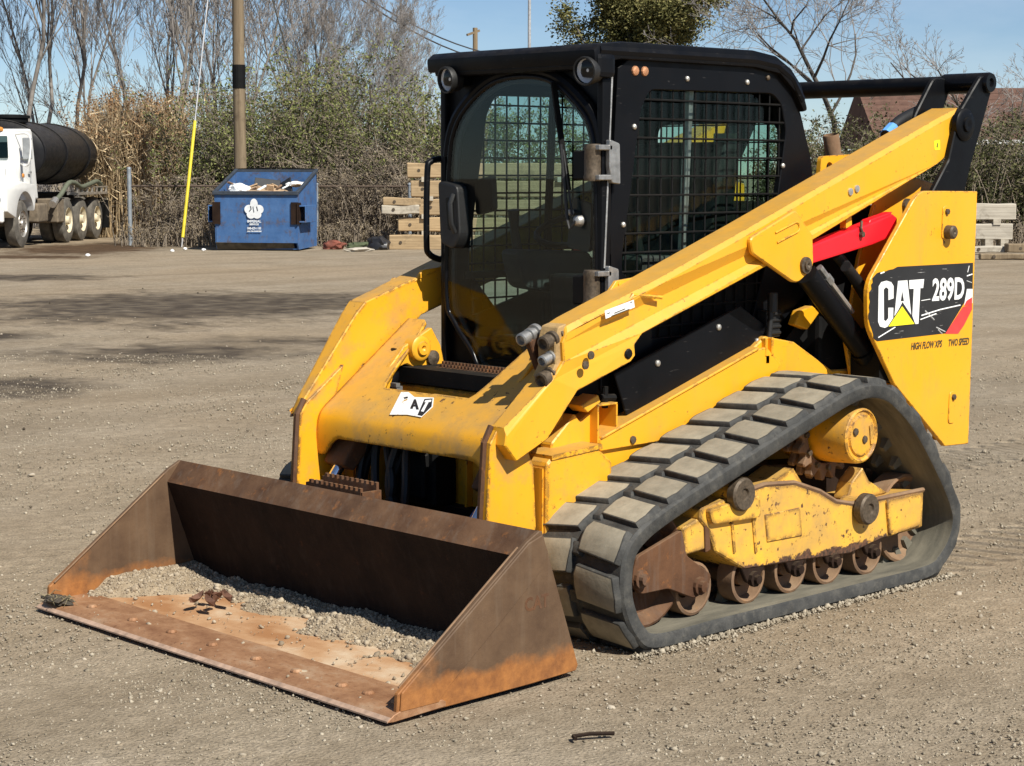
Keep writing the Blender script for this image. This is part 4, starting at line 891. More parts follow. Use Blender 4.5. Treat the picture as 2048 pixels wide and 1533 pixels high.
# wiper
WP = SX(1152, 442, CF+.05); WT = SX(1104, 165, CF+.05)
bm = new(); prism(bm, round_poly([(WP[0]-.08, WP[1]-.10), (WP[0]+.04, WP[1]-.12), (WP[0]+.05, WP[1]+.06), (WP[0]-.05, WP[1]+.09)], .02), CF+.002, CF+.018, axis='x'); obj('wiper_motor_plate', bm, 'black_plastic', DR)
bm = new(); lathe(bm, (CF+.026, WP[0], WP[1]), (1, 0, 0), [(0, .022), (.02, .020), (.026, .014), (.03, 0)], 14); lathe(bm, (CF+.026, WP[0]-.045, WP[1]+.03), (1, 0, 0), [(0, .012), (.02, .011), (.022, 0)], 12); WI = obj('wiper', bm, 'bolt_zinc', CAB, 40)
mid = (WP[0]*.45+WT[0]*.55, WP[1]*.45+WT[1]*.55)
bm = new(); tube(bm, [(CF+.05, *WP), (CF+.062, WP[0]-.02, WP[1]-.03), (CF+.06, WP[0]-.035, WP[1]), (CF+.058, *mid)], .0065, 6); tube(bm, [(CF+.05, WP[0]-.02, WP[1]+.02), (CF+.056, mid[0]+.008, mid[1]-.02)], .004, 6); obj('wiper_arm', bm, 'black_plastic', WI)
bm = new(); lo = (WP[0]*.78+WT[0]*.22-.02, WP[1]*.78+WT[1]*.22); prism(bm, [(lo[0]-.004, lo[1]), (lo[0]+.004, lo[1]), (WT[0]+.004, WT[1]), (WT[0]-.004, WT[1])], CF+.030, CF+.056, axis='x'); obj('wiper_blade', bm, 'black_matt', WI)
# work lights
for c in ((895, 160), (1172, 142)):
    y, z = SX(*c, -1.47); d = Vector((1, .08 if y > 0 else -.12, -.12)).normalized(); p = Vector((-1.475, y, z))
    bm = new(); lathe(bm, p-d*.07, d, [(0, 0), (0, .03), (.03, .048), (.08, .054), (.088, .052), (.088, .046), (.074, .044)], 24); WL = obj('work_light', bm, 'black_plastic', CAB, 40)
    bm = new(); lathe(bm, p-d*.035, d, [(0, 0), (.006, .02), (.022, .037), (.040, .045)], 24); obj('reflector', bm, simple('reflector', (.90, .91, .92), .25, .2, .03) and 'reflector', WL, 60)
    bm = new(); lathe(bm, p+d*.005, d, [(0, .046), (.006, .03), (.008, 0)], 24); obj('lens', bm, 'lamp_glass', WL, 60)
    bm = new(); lathe(bm, p-d*.028, d, [(0, 0), (0, .012), (.02, .012), (.026, 0)], 12); obj('bulb', bm, 'white_sticker', WL, 60)
    bm = new(); box(bm, (-1.53, y, z+.02), (.10, .10, .09)); bevel(bm, .02, 2); obj('lamp_bracket', bm, 'black', WL)
# grab bar on the far corner
bm = new(); g = [(-1.60, -.46, 1.705), (-1.56, -.475, 1.708), (-1.505, -.48, 1.695), (-1.487, -.48, 1.65), (-1.482, -.48, 1.38), (-1.495, -.48, 1.325), (-1.55, -.475, 1.30), (-1.60, -.46, 1.298)]
tube(bm, smooth_path(g, 4), .013, 10); obj('grab_bar', bm, 'black', CAB, 40)
bm = new(); tube(bm, [(-1.585, .446, 2.035), (-1.545, .450, 1.30)], .005, 6); obj('edge_trim', bm, 'aluminium', CAB)
# rear wall with guarded window
rw = round_poly([(-.34, 1.25), (-.34, 1.86), (.34, 1.86), (.34, 1.25)], .05)
bm = new(); prism(bm, [(-.43, 1.0), (-.43, 2.0), (.43, 2.0), (.43, 1.0)], -2.72, -2.70, [rw[::-1]], axis='x'); RW = obj('rear_wall', bm, 'black_matt', CAB)
bm = new(); bars(bm, rw, -2.71, .07, .075, .0035, axis='x'); obj('rear_guard', bm, 'black_matt', RW)
bm = new(); prism(bm, rw, -2.735, -2.73, axis='x'); obj('rear_glass', bm, 'glass_tint', RW)
bm = new(); box(bm, (-2.15, 0, 2.03), (1.05, .84, .03)); obj('headliner', bm, 'black_matt', RF)
# interior: seat, joystick pods, lap bar, console
bm = new(); prism(bm, round_poly([(-1.95, 1.24), (-2.40, 1.22), (-2.42, .98), (-1.98, .98)], .03), -.26, .26); bevel(bm, .03, 2); ST_ = obj('seat', bm, 'black_plastic', CAB)
bm = new(); prism(bm, round_poly([(-2.34, 1.18), (-2.46, 1.78), (-2.58, 1.78), (-2.50, 1.14)], .04), -.25, .25); bevel(bm, .03, 2); obj('seat_back', bm, 'black_plastic', ST_)
for s in (1, -1):
    bm = new(); prism(bm, round_poly([(-1.80, 1.34), (-2.25, 1.32), (-2.25, 1.12), (-1.85, 1.18)], .04), s*.29, s*.39); bevel(bm, .02, 2); pd = obj('control_pod', bm, simple('pod_grey', (.06, .058, .052), .6) and 'pod_grey', CAB)
    bm = new(); tube(bm, [(-1.86, s*.34, 1.33), (-1.84, s*.34, 1.42), (-1.83, s*.335, 1.50)], [.022, .018, .026], 10); obj('joystick', bm, 'black_plastic', pd, 40)
    bm = new(); tube(bm, smooth_path([(-2.45, s*.33, 1.50), (-2.1, s*.33, 1.46), (-1.95, s*.32, 1.40), (-1.90, s*.2, 1.36), (-1.90, 0, 1.36)], 4), .014, 8); obj('lap_bar', bm, 'black', CAB, 40)
bm = new(); prism(bm, round_poly([(-.395, 1.62), (-.30, 1.64), (-.29, 1.50), (-.39, 1.48)], .02), -1.70, -1.67, axis='x'); obj('display_screen', bm, 'black_plastic', CAB)
bm = new(); box(bm, (-2.69, .07, 1.72), (.002, .13, .20)); PN = obj('paper_notice', bm, simple('paper', (.62, .64, .50), .7) and 'paper', CAB)
bm = new()
for k in range(5): box(bm, (-2.688, .07, 1.79-.025*k), (.001, .09-.01*(k % 3), .006))
obj('notice_print', bm, 'decal_ink', PN)
bm = new(); box(bm, (-1.80, 0, .90), (.46, .80, .02)); obj('cab_floor', bm, 'black_matt', CAB)
# ================================================================== THE YARD
def ellipse_mask(n, px, d, a, b, soft=.35, warp=.5, rot=0.):
    "noisy damp patch centred on the ground at column px, distance d; half sizes a across, b along the view"
    c = BG(px, d); m = n.n('ShaderNodeMapping'); m.vector_type = 'TEXTURE'; n.l(n.co, m.inputs[0])
    m.inputs['Location'].default_value = (c.x, c.y, 0); m.inputs['Rotation'].default_value = (0, 0, math.atan2(RH.y, RH.x)+rot); m.inputs['Scale'].default_value = (a, b, 1)
    ln = n.n('ShaderNodeVectorMath'); ln.operation = 'LENGTH'; n.l(m.outputs[0], ln.inputs[0])
    sv = n.vec((.75, .55, 1), (0, 0, -math.atan2(RH.y, RH.x))); v = n.math('ADD', ln.outputs['Value'], n.math('MULTIPLY', n.math('SUBTRACT', n.noise(1.0, 7, .7, sv), .5), warp*4.2))
    v = n.math('ADD', v, n.math('MULTIPLY', n.math('SUBTRACT', n.noise(4., 6, .75, sv), .5), .9))
    return n.ramp(v, (1-soft*1.5, 1.), (1.05, 0.))
def ground_mat():
    n = NT('yard_dirt', .95, 0, .15)
    big = n.noise(.16, 5, .6); mid = n.noise(1.1, 6, .65); fine = n.noise(14, 6, .7); grit = n.noise(95, 4, .7)
    c = n.ramp(mid, (.3, (.222, .183, .130)), (.5, (.294, .246, .178)), (.72, (.355, .303, .228)))
    c = n.mix(n.ramp(big, (.35, 0.), (.65, .6)), c, (.345, .262, .168))
    c = n.mix(.75, c, n.ramp(fine, (.25, (.52, .51, .49)), (.75, (1.3, 1.3, 1.32))), 'MULTIPLY')
    c = n.mix(.8, c, n.ramp(grit, (.28, (.45, .44, .43)), (.5, (1., 1., 1.)), (.75, (1.45, 1.44, 1.42))), 'MULTIPLY')
    # long drag marks across the yard
    v = n.vec((.12, 1.6, 1), (0, 0, -math.atan2(RH.y, RH.x)))
    c = n.mix(n.ramp(n.noise(.9, 5, .6, v), (.47, 0.), (.70, .62)), c, (.195, .150, .098))
    wet = None
    for a in ((330, 23.2, 3.0, 3.4, .3, .34), (330, 17.2, 1.6, 1.3, .4, .42), (0, 14.4, .9, .95, .3, .22), (60, 29.5, 1.6, 1.2, .35, .3), (600, 24.0, 1.7, 2.2, .35, .36), (0, 19.0, .6, .7, .4, .4), (560, 18.5, 1.3, .7, .5, .45)):
        e = ellipse_mask(n, *a); wet = e if wet is None else n.math('MAXIMUM', wet, e)
    wf = n.math('MULTIPLY', wet, n.ramp(n.noise(3.5, 6, .7), (.30, .40), (.58, 1.)))
    c = n.mix(n.math('MULTIPLY', wf, .95), c, n.ramp(fine, (.3, (.030, .022, .015)), (.7, (.070, .053, .037))))
    mud = n.math('MAXIMUM', ellipse_mask(n, 175, 40.5, 2.1, 4.5, .35, .25), ellipse_mask(n, 60, 36.5, 1.9, 1.0, .35, .3))
    c = n.mix(mud, c, n.ramp(n.noise(2.5, 6, .7), (.3, (.045, .028, .016)), (.7, (.12, .075, .042))))
    # tread prints left behind the machine
    x = n.sep(); yb = n.math('ABSOLUTE', n.math('SUBTRACT', n.math('ABSOLUTE', x[1]), .765)); band = n.math('MULTIPLY', n.ramp(yb, (.19, 1.), (.24, 0.)), n.ramp(n.math('MULTIPLY', x[0], -.1), (.30, 0.), (.32, 1.)))
    tr = n.math('MULTIPLY', band, n.math('SINE', n.math('MULTIPLY', n.math('ADD', x[0], n.math('MULTIPLY', n.math('ABSOLUTE', x[1]), .2)), 38.)))
    n.col(c); n.rough(n.ramp(wf, (0., .95), (1., .7))); n.bump(tr, .8, .03)
    n.bump(n.noise(2.2, 4), .25, .06); n.bump(fine, .5, .02); n.bump(n.noise(42, 5, .75), .65, .009); n.bump(n.ramp(n.voro(70), (.0, 1.), (.6, 0.)), .5, .006); n.bump(grit, .6, .004)
    M['ground'] = n.m
ground_mat()
lat = np.r_[-420, -200, -110, -70, np.arange(-46, -10, 1.2), np.arange(-10, 8.01, .16), np.arange(9, 46, 1.2), 70, 110, 200, 420]
dep = np.r_[-60, -20, -6, np.arange(0, 16, .16), np.arange(16, 34, .5), np.arange(34, 60, 1.2), 80, 120, 200, 400, 900]
V = np.zeros((len(lat), len(dep), 3))
for i, a in enumerate(lat):
    for j, d in enumerate(dep):
        p = CAMP.xy.to_3d()+FH*d+RH*a
        h = mnoise.noise(Vector((p.x*.9, p.y*.9, 0)))*.012+mnoise.noise(Vector((p.x*2.7, p.y*2.7, 5)))*.007-.008
        h = min(h, .004)
        V[i, j] = (p.x, p.y, h)
idx = np.arange(V.shape[0]*V.shape[1]).reshape(V.shape[:2])
F = np.c_[idx[:-1, :-1].ravel(), idx[1:, :-1].ravel(), idx[1:, 1:].ravel(), idx[:-1, 1:].ravel()][:, ::-1]
GR = npobj('ground', V.reshape(-1, 3), F, 'ground', None, True); GR['kind'] = 'structure'
if GR.data.polygons[0].normal.z < 0: GR.data.flip_normals()

# ------------------------------------------------------------------ loose stones
def pebble_mat(name, lo, hi):
    n = NT(name, .9, 0, .2); i = n.island()
    c = n.ramp(i, (0., lo), (.55, tuple((a+b)/2 for a, b in zip(lo, hi))), (1., hi))
    c = n.mix(.5, c, n.ramp(n.noise(120, 4), (.3, (.6, .6, .6)), (.7, (1.25, 1.25, 1.25))), 'MULTIPLY'); n.col(c); M[name] = n.m
pebble_mat('pebble', (.20, .165, .115), (.43, .375, .285)); pebble_mat('pebble_pale', (.22, .18, .128), (.46, .40, .31)); pebble_mat('pebble_heap', (.22, .17, .115), (.44, .37, .27))
def ico():
    t = (1+5**.5)/2
    v = np.array([(-1, t, 0), (1, t, 0), (-1, -t, 0), (1, -t, 0), (0, -1, t), (0, 1, t), (0, -1, -t), (0, 1, -t), (t, 0, -1), (t, 0, 1), (-t, 0, -1), (-t, 0, 1)], float); v /= np.linalg.norm(v[0])
    f = np.array([(0, 11, 5), (0, 5, 1), (0, 1, 7), (0, 7, 10), (0, 10, 11), (1, 5, 9), (5, 11, 4), (11, 10, 2), (10, 7, 6), (7, 1, 8), (3, 9, 4), (3, 4, 2), (3, 2, 6), (3, 6, 8), (3, 8, 9), (4, 9, 5), (2, 4, 11), (6, 2, 10), (8, 6, 7), (9, 8, 1)]); return v, f
OCT = (np.array([(1, 0, 0), (-1, 0, 0), (0, 1, 0), (0, -1, 0), (0, 0, 1), (0, 0, -1)], float), np.array([(0, 2, 4), (2, 1, 4), (1, 3, 4), (3, 0, 4), (2, 0, 5), (1, 2, 5), (3, 1, 5), (0, 3, 5)]))
def pebbles(name, P, r, mat, shape, parent=None):
    v0, f0 = shape; n = len(P); k = len(v0)
    V = v0[None]*(1+RNG.uniform(-.28, .28, (n, k, 1)))*RNG.uniform(.6, 1.25, (n, 1, 3))
    a = RNG.uniform(0, 2*np.pi, n); c, s = np.cos(a), np.sin(a); x = V[..., 0]*c[:, None]-V[..., 1]*s[:, None]; y = V[..., 0]*s[:, None]+V[..., 1]*c[:, None]
    t = RNG.uniform(-.6, .6, n); c, s = np.cos(t)[:, None], np.sin(t)[:, None]; z = V[..., 2]*.8; x, z = x*c-z*s, x*s+z*c
    V = np.stack([x, y, z], -1)*r[:, None, None]+P[:, None, :]
    F = (f0[None]+(np.arange(n)*k)[:, None, None]).reshape(-1, 3)
    return npobj(name, V.reshape(-1, 3), F, mat, parent)
def scatter(n, d0, d1, spread=1.25, p=.8):
    u = RNG.uniform(0, 1, n)**p; d = d0+(d1-d0)*u; l = RNG.uniform(-1, 1, n)*(1024/FPX)*d*spread
    return np.array(CAMP.xy.to_3d())[None]+np.outer(d, np.array(FH))+np.outer(l, np.array(RH)), d
P, d = scatter(150000, 4.2, 17, 1.22, 1.3)
dens = np.array([mnoise.noise(Vector((p[0]*1.3, p[1]*1.3, 3))) for p in P]); k = dens*1.2+RNG.uniform(-.6, .6, len(P)) > -.06; P = P[k]; d = d[k]
r = np.exp(RNG.normal(np.log(.0030), .50, len(P))).clip(.0014, .012)*(1+np.maximum(0, d-8)*.05)
P[:, 2] = -.005+r*.2
tag(pebbles('fine_gravel', P, r, 'pebble', OCT), 'fine loose gravel strewn over the dirt yard', 'gravel', kind='stuff')
P, d = scatter(1700, 4.4, 22, 1.2, 1.2); r = np.exp(RNG.normal(np.log(.0062), .42, len(P))).clip(.003, .022); P[:, 2] = -.006+r*.2
tag(pebbles('loose_stones', P, r, 'pebble_pale', ico()), 'scattered pale stones lying on the dirt yard', 'stones', kind='stuff')

# loose spoil pushed up along the near track
nS = 1500; P = np.c_[RNG.uniform(-3.08, -1.12, nS), .992+np.abs(RNG.normal(0, .022, nS)), np.zeros(nS)]; r = np.exp(RNG.normal(np.log(.0045), .5, nS)).clip(.002, .014); P[:, 2] = -.002+r*.3
tag(pebbles('track_spoil', P, r, 'pebble', OCT), 'loose grit pushed up along the near rubber track', 'grit', kind='stuff')
# gravel heap in the bucket
def heap_h(x, y):
    nz = mnoise.noise(Vector((x*4, y*4, 1)))*.10+mnoise.noise(Vector((x*14, y*14, 2)))*.05
    xf = -.49+nz*1.3+.05*math.sin(y*3+1)+.42*max(0, min(1, (-.66-y)/.28))**1.4      # front limit of the heap
    t = max(0, min(1, (xf-x)/(xf+.70) if xf > -.69 else 0))
    side = max(0, min(1, (-.80-y)/.2))
    return .020+.050*min(1, t*3)**.8*(.25+.75*t**.8)+nz*.16*min(1, t*5)+.03*side*min(1, t*3)
xs = np.linspace(-.692, -.02, 84); ys = np.linspace(-1.010, 1.010, 230)
V = np.array([[(x, y, heap_h(x, y)) for y in ys] for x in xs]); idx = np.arange(V.shape[0]*V.shape[1]).reshape(V.shape[:2])
F = np.c_[idx[:-1, :-1].ravel(), idx[1:, :-1].ravel(), idx[1:, 1:].ravel(), idx[:-1, 1:].ravel()]
VV = V.reshape(-1, 3)
n = NT('heap_dirt', .95, 0, .1); n.col(n.ramp(n.noise(30, 6, .7), (.3, (.22, .165, .105)), (.7, (.40, .325, .225)))); n.bump(n.noise(120, 5, .7), .8, .006); M['heap_dirt'] = n.m
HP = npobj('gravel_heap', VV, F, 'heap_dirt', None, True); tag(HP, 'grey gravel heaped along the back of the rusty bucket', 'gravel', kind='stuff')
pts = []
while len(pts) < 7500:
    x, y = RNG.uniform(-.69, -.02), RNG.uniform(-1.0, 1.0); h = heap_h(x, y)
    if h > .036 or (h > .026 and RNG.uniform() < .5) or RNG.uniform() < .014: pts.append((x, y, h))
P = np.array(pts); P[:, 2] = np.maximum(P[:, 2]+.001, .033); r = np.exp(RNG.normal(np.log(.0030), .62, len(P))).clip(.0014, .015)
pebbles('heap_stones', P, r, 'pebble_heap', ico(), HP)['kind'] = 'stuff'

# dead leaf in the bucket, grass clod on the cutting edge corner, rod on the ground
n = simple('dead_leaf', (.13, .06, .035), .8, 0, .4, 40); n = simple('dry_grass', (.20, .165, .09), .9, 0, .5, 30); simple('moss', (.075, .06, .042), .95, 0, .5, 40, .5, 90)
LF = thing('dead_leaves', 'curled dark brown dead leaves on the gravel inside the bucket', 'leaves', (-.40, -.46, .05))
for k in range(6):
    bm = new(); c = Vector((RNG.uniform(-.05, .05), RNG.uniform(-.06, .06), .015)); a = RNG.uniform(0, 6.3); u = Vector((math.cos(a), math.sin(a), .3)); v = Vector((-math.sin(a), math.cos(a), .1)); g = []
    for t, wd in ((-1, .1), (-.5, .75), (0, 1), (.5, .7), (1, .1)):
        g.append([bm.verts.new(c+u*(.032*t)+v*(.02*wd*q)+Vector((0, 0, .018*q*q+.012*t*t))) for q in (-1, 0, 1)])
    for a_, b_ in zip(g, g[1:]):
        for q in (0, 1): bm.faces.new((a_[q], a_[q+1], b_[q+1], b_[q]))
    obj('leaf', bm, 'dead_leaf', LF)
bm = new(); bmesh.ops.create_icosphere(bm, subdivisions=3, radius=1)
for v in bm.verts:
    p = v.co.copy(); f = 1+mnoise.noise(p*2.2)*.45+mnoise.noise(p*6)*.25; v.co = Vector((p.x*.042*f-.045, p.y*.08*f-.965, .042+p.z*.016*f))
CL = obj('sod_clod', bm, 'moss', None); tag(CL, 'dry grassy clod stuck on the far corner of the cutting edge', 'clod')
bm = new()
for k in range(14):
    a = RNG.uniform(0, 6.3); p = Vector((-.045+RNG.uniform(-.04, .04), -.955+RNG.uniform(-.08, .08), .05)); q = p+Vector((math.cos(a)*.05, math.sin(a)*.05, RNG.uniform(-.02, .03))); tube(bm, [p, (p+q)/2+Vector((0, 0, .015)), q], [.002, .0016, .0006], 4)
obj('straw', bm, 'dry_grass', CL)
def GP(px, py, z=0.): r = ray(px, py); t = (z-CAMP.z)/r.z; return CAMP+r*t
bm = new(); a, b = GP(1146, 1473, .012), GP(1228, 1467, .010); tube(bm, [a, a.lerp(b, .4)+Vector((0, 0, .004)), b], .0065, 8); a2 = a.lerp(b, .08); tube(bm, [a, a+(b-a)*.06+Vector((.02, .02, 0))], .006, 6)
tag(obj('iron_rod', bm, 'rust_dark', None), 'short dark iron rod lying on the gravel in front of the bucket', 'rod')
# small sweepings of clods
P, d = scatter(90, 8, 30, 1.1, 1.); r = RNG.uniform(.006, .016, len(P)); P[:, 2] = r*.2
pebble_mat('clod', (.06, .048, .034), (.16, .13, .095)); tag(pebbles('dirt_clods', P, r, 'clod', ico()), 'small dark dirt clods scattered across the yard', 'clods', kind='stuff')
# ================================================================== TANK TRUCK
simple('truck_white', (.78, .77, .73), .45, 0, .06, 3); simple('truck_dirt', (.16, .125, .085), .9, 0, .35, 9, .2, 40); simple('tyre', (.11, .098, .08), .9, 0, .4, 7, .3, 40)
black('tank_black', (.012, .012, .013), .38, .25); simple('hub_white', (.60, .52, .36), .7, 0, .25, 9); simple('hose_green', (.115, .125, .085), .7, 0, .2, 8); glass('truck_glass', (.25, .32, .33)); simple('mirror_grey', (.35, .36, .36), .3, .3); simple('amber', (.55, .22, .04), .4)
fl = BG(46, 40.9); rl = BG(172, 45.8)                       # near-side front hub, rear bogie centre on the ground
ax = (fl-rl); ax.z = 0; WB = ax.length; ax.normalize(); ly = Vector((-ax.y, ax.x, 0))
base = fl-ly*1.02
TK = thing('tank_truck', 'white cab tank truck with black tank parked by the reeds', 'truck', (base.x, base.y, 0), math.atan2(ax.y, ax.x))
def tyre_pair(x, y, dual, hubm):
    # a road wheel with tyre and dished rim; y is the outer face
    s = 1 if y > 0 else -1; bm = new()
    lathe(bm, (x, y, .51), (0, -s, 0), [(0, .30), (0, .42), (.03, .50), (.07, .515), (.21, .515), (.25, .50), (.27, .42), (.27, .30)], 30, closed=True); W_ = obj('wheel', bm, 'tyre', TK, 40)
    for k in range(0, 30):
        pass
    bm = new(); lathe(bm, (x, y, .51), (0, -s, 0), [(.02, .30), (.0, .29), (.03, .27), (.12 if dual else .04, .22), (.12 if dual else .02, .12), (.02, .10), (-.02, .09), (-.02, 0)], 24); rm = obj('rim', bm, hubm, W_, 40)
    for k in range(8):
        a = 2*math.pi*k/8; bm = new(); lathe(bm, (x+.165*math.cos(a), y-s*(.10 if dual else .02), .51+.165*math.sin(a)), (0, s, 0), [(0, .02), (.03, .018), (.03, 0)], 6); obj('lug_nut', bm, 'bolt_dark', rm)
    if dual:
        bm = new(); lathe(bm, (x, y-s*.31, .51), (0, -s, 0), [(0, .30), (0, .42), (.03, .50), (.07, .515), (.21, .515), (.25, .50), (.27, .42), (.27, .30)], 30, closed=True); obj('inner_tyre', bm, 'tyre', W_, 40)
for s in (1, -1):
    tyre_pair(0, s*1.05, False, 'bare_steel')
    for dx in (-.64, .64, 1.82): tyre_pair(-WB+dx, s*1.16, True, 'hub_white')
bm = new()
for s in (1, -1): box(bm, (-WB/2-.3, s*.40, .86), (WB+3.2, .09, .24))
for x in (.9, -1.4, -2.6, -WB-1.4): box(bm, (x, 0, .86), (.1, .8, .2))
cyl(bm, (0, -.95, .51), (0, .95, .51), .07, seg=10)
for dx in (-.68, .68): cyl(bm, (-WB+dx, -.95, .51), (-WB+dx, .95, .51), .11, seg=10); 
obj('truck_frame', bm, 'truck_dirt', TK)
# cab: narrow set-back cab with raked pillars
RT = 2.55
bm = new(); cp = [(.28, 1.10), (.30, 1.72), (.20, 1.88), (.05, 2.44), (-.05, 2.55), (-1.22, 2.58), (-1.30, 2.50), (-1.32, 1.02), (-.15, 1.00)]
prism(bm, cp, -1.0, 1.0)
for v in bm.verts:
    if v.co.z > 1.9: v.co.y *= .90
bevel(bm, .07, 3, 35); CBT = obj('truck_cab', bm, 'truck_white', TK, 40)
bm = new(); prism(bm, [(-.16, 1.93), (-.06, 2.36), (-.82, 2.38), (-.86, 1.90)], .955, .985); SG = obj('door_window', bm, 'truck_glass', CBT)
for v in SG.data.vertices: v.co.y -= (v.co.z-1.9)*.13
bm = new(); prism(bm, [(-.80, 1.90), (-.80, 1.91), (-.10, 1.94), (-.10, 1.92)], .98, 1.012); obj('window_sill', bm, 'truck_white', CBT)
bm = new(); a = [(.235, -.82, 1.92), (.235, .84, 1.92), (.085, .78, 2.40), (.085, -.76, 2.40)]; b = [bm.verts.new((x+.02, y, z)) for x, y, z in a]; c_ = [bm.verts.new((x-.03, y, z)) for x, y, z in a]; bm.faces.new(b); bm.faces.new(c_[::-1]); [bm.faces.new((b[i], c_[i], c_[(i+1) % 4], b[(i+1) % 4])) for i in range(4)]; bevel(bm, .012); obj('windshield', bm, 'truck_glass', CBT)
bm = new(); tube(bm, [(.26, .25, 1.92), (.20, .45, 2.2)], .010, 5); obj('wiper', bm, 'mirror_grey', CBT)
bm = new(); tube(bm, [(.29, .8, 1.10), (.31, .8, 1.70)], .006, 4); tube(bm, [(-.80, 1.004, 1.08), (-.80, 1.0, 1.9)], .008, 4); tube(bm, [(-.05, 1.004, 1.12), (-.06, 1.0, 1.88)], .008, 4); obj('door_seam', bm, 'mirror_grey', CBT)
bm = new(); box(bm, (-.72, 1.012, 1.62), (.14, .03, .04)); obj('door_handle', bm, 'mirror_grey', CBT)
for y in (-.3, 0, .3, .62, -.62): 
    bm = new(); lathe(bm, (.0, y, 2.52), (.3, 0, 1), [(0, .055), (.05, .05), (.08, 0)], 10); obj('marker_light', bm, 'amber' if abs(y) > .5 else 'mirror_grey', CBT)
bm = new(); box(bm, (-.45, -.2, 2.58), (.5, .9, .08)); bevel(bm, .03, 2); obj('roof_vent', bm, 'black_matt', CBT)
# hood and fenders
bm = new(); prism(bm, [(.29, 1.02), (.29, 1.72), (1.25, 1.60), (1.36, 1.50), (1.38, .75), (1.05, .75)], -.62, .62); bevel(bm, .08, 3); HDT = obj('hood', bm, 'truck_white', TK, 40)
bm = new(); box(bm, (1.385, 0, 1.12), (.03, .8, .66)); obj('grille', bm, 'black_matt', HDT)
for s in (1, -1):
    arch = [(.66*math.cos(t), .55+.66*math.sin(t)) for t in np.linspace(.15, math.pi-.35, 12)]
    outer = [(.80*math.cos(t), .56+.80*math.sin(t)) for t in np.linspace(math.pi-.35, .15, 12)]
    bm = new(); prism(bm, arch+[(-.72, 1.0), (-.75, 1.35), (.2, 1.42), (1.25, 1.3), (1.25, .8)], s*.60, s*1.12); bevel(bm, .03, 2); FD = obj('fender', bm, 'truck_white', HDT, 40)
    bm = new(); lathe(bm, (1.25, s*.88, 1.05), (1, 0, 0), [(0, .11), (.03, .11), (.05, .08), (.06, 0)], 16); obj('headlamp', bm, 'mirror_grey', FD)
    bm = new(); lathe(bm, (.15, s*1.115, 1.55), (0, s, 0), [(0, .05), (.03, .045), (.04, 0)], 10); obj('turn_signal', bm, 'amber', FD)
    bm = new(); box(bm, (-1.35, s*.88, .72), (.75, .42, .42)); bevel(bm, .05, 3); obj('fuel_tank', bm, 'truck_dirt', TK, 40)
    bm = new(); tube(bm, smooth_path([(-.1, s*.98, 1.82), (.05, s*1.22, 1.80), (.05, s*1.26, 2.40), (-.02, s*.92, 2.44)], 5), .022, 8); MR = obj('mirror_bracket', bm, 'truck_white', CBT, 40)
    bm = new(); box(bm, (.04, s*1.20, 2.13), (.06, .20, .46)); bevel(bm, .02, 2); obj('mirror', bm, 'mirror_grey', MR)
bm = new(); box(bm, (1.45, 0, .70), (.12, 2.2, .26)); bevel(bm, .03); obj('bumper', bm, 'truck_white', TK)
# tank
TZ, TA, TB = 2.06, 1.08, .72
TX0, TX1 = -1.50, -WB-1.25
bm = new(); n_ = 36; rings = []
for x, k in ((TX0, 0), (TX0, .82), (TX0-.10, 1), (TX1+.22, 1), (TX1+.10, .97), (TX1, .80), (TX1-.04, .45), (TX1-.05, 0)):
    rings.append([bm.verts.new((x, TA*k*math.cos(2*math.pi*i/n_), TZ+TB*k*math.sin(2*math.pi*i/n_))) for i in range(n_)] if k else [bm.verts.new((x, 0, TZ))])
for a, b in zip(rings, rings[1:]):
    for i in range(n_):
        j = (i+1) % n_
        bm.faces.new((a[0], b[j], b[i]) if len(a) == 1 else ((a[i], a[j], b[0]) if len(b) == 1 else (a[i], a[j], b[j], b[i])))
TN = obj('tank', bm, 'tank_black', TK, 40)
for x in (TX0-.1, TX0*.5+TX1*.5+.5, TX1+.9):
    bm = new(); pth = [(x, (TA+.01)*math.cos(t), TZ+(TB+.01)*math.sin(t)) for t in np.linspace(0, 2*math.pi, 40)[:-1]]; tube(bm, pth, .018, 5, closed=True); obj('tank_band', bm, 'tank_black', TN)
bm = new(); lathe(bm, (-2.2, .1, TZ+TB-.04), (0, 0, 1), [(0, .42), (.10, .42), (.10, .46), (.16, .46), (.18, .3), (.18, 0)], 24); obj('hatch', bm, 'black_matt', TN, 40)
bm = new(); box(bm, ((TX0+TX1)/2, 0, 1.06), (TX0-TX1-.3, .9, .16)); obj('tank_cradle', bm, 'black_matt', TK)
xr = -WB
bm = new(); box(bm, (xr-.05, 1.10, 1.12), (2.6, .28, .06)); 
for k in range(7): box(bm, (xr-1.25+k*.42, 1.22, 1.20), (.04, .04, .13))
box(bm, (xr-.05, 1.22, 1.27), (2.6, .04, .03)); SDK = obj('hose_rack', bm, 'bare_steel', TK)
bm = new(); tube(bm, smooth_path([(-1.9, 1.20, .98), (-2.3, 1.22, 1.12), (-2.8, 1.24, 1.36), (-3.3, 1.24, 1.38), (-3.9, 1.24, 1.28), (-4.6, 1.24, 1.34), (-5.3, 1.22, 1.40), (-5.9, 1.16, 1.30), (-5.95, 1.05, 1.15)], 6), .055, 12); obj('suction_hose', bm, 'hose_green', TK, 40)
bm = new(); cyl(bm, (-1.62, 1.22, .90), (-1.85, 1.22, 1.0), .085, seg=12); obj('hose_coupling', bm, 'bare_steel', TK)
bm = new(); box(bm, (xr-1.35, .95, .62), (.03, .6, .75)); obj('mud_flap', bm, 'black_matt', TK)
bm = new(); box(bm, (-2.35, .95, .75), (.5, .5, .55)); bevel(bm, .03); obj('pump_box', bm, 'truck_dirt', TK)

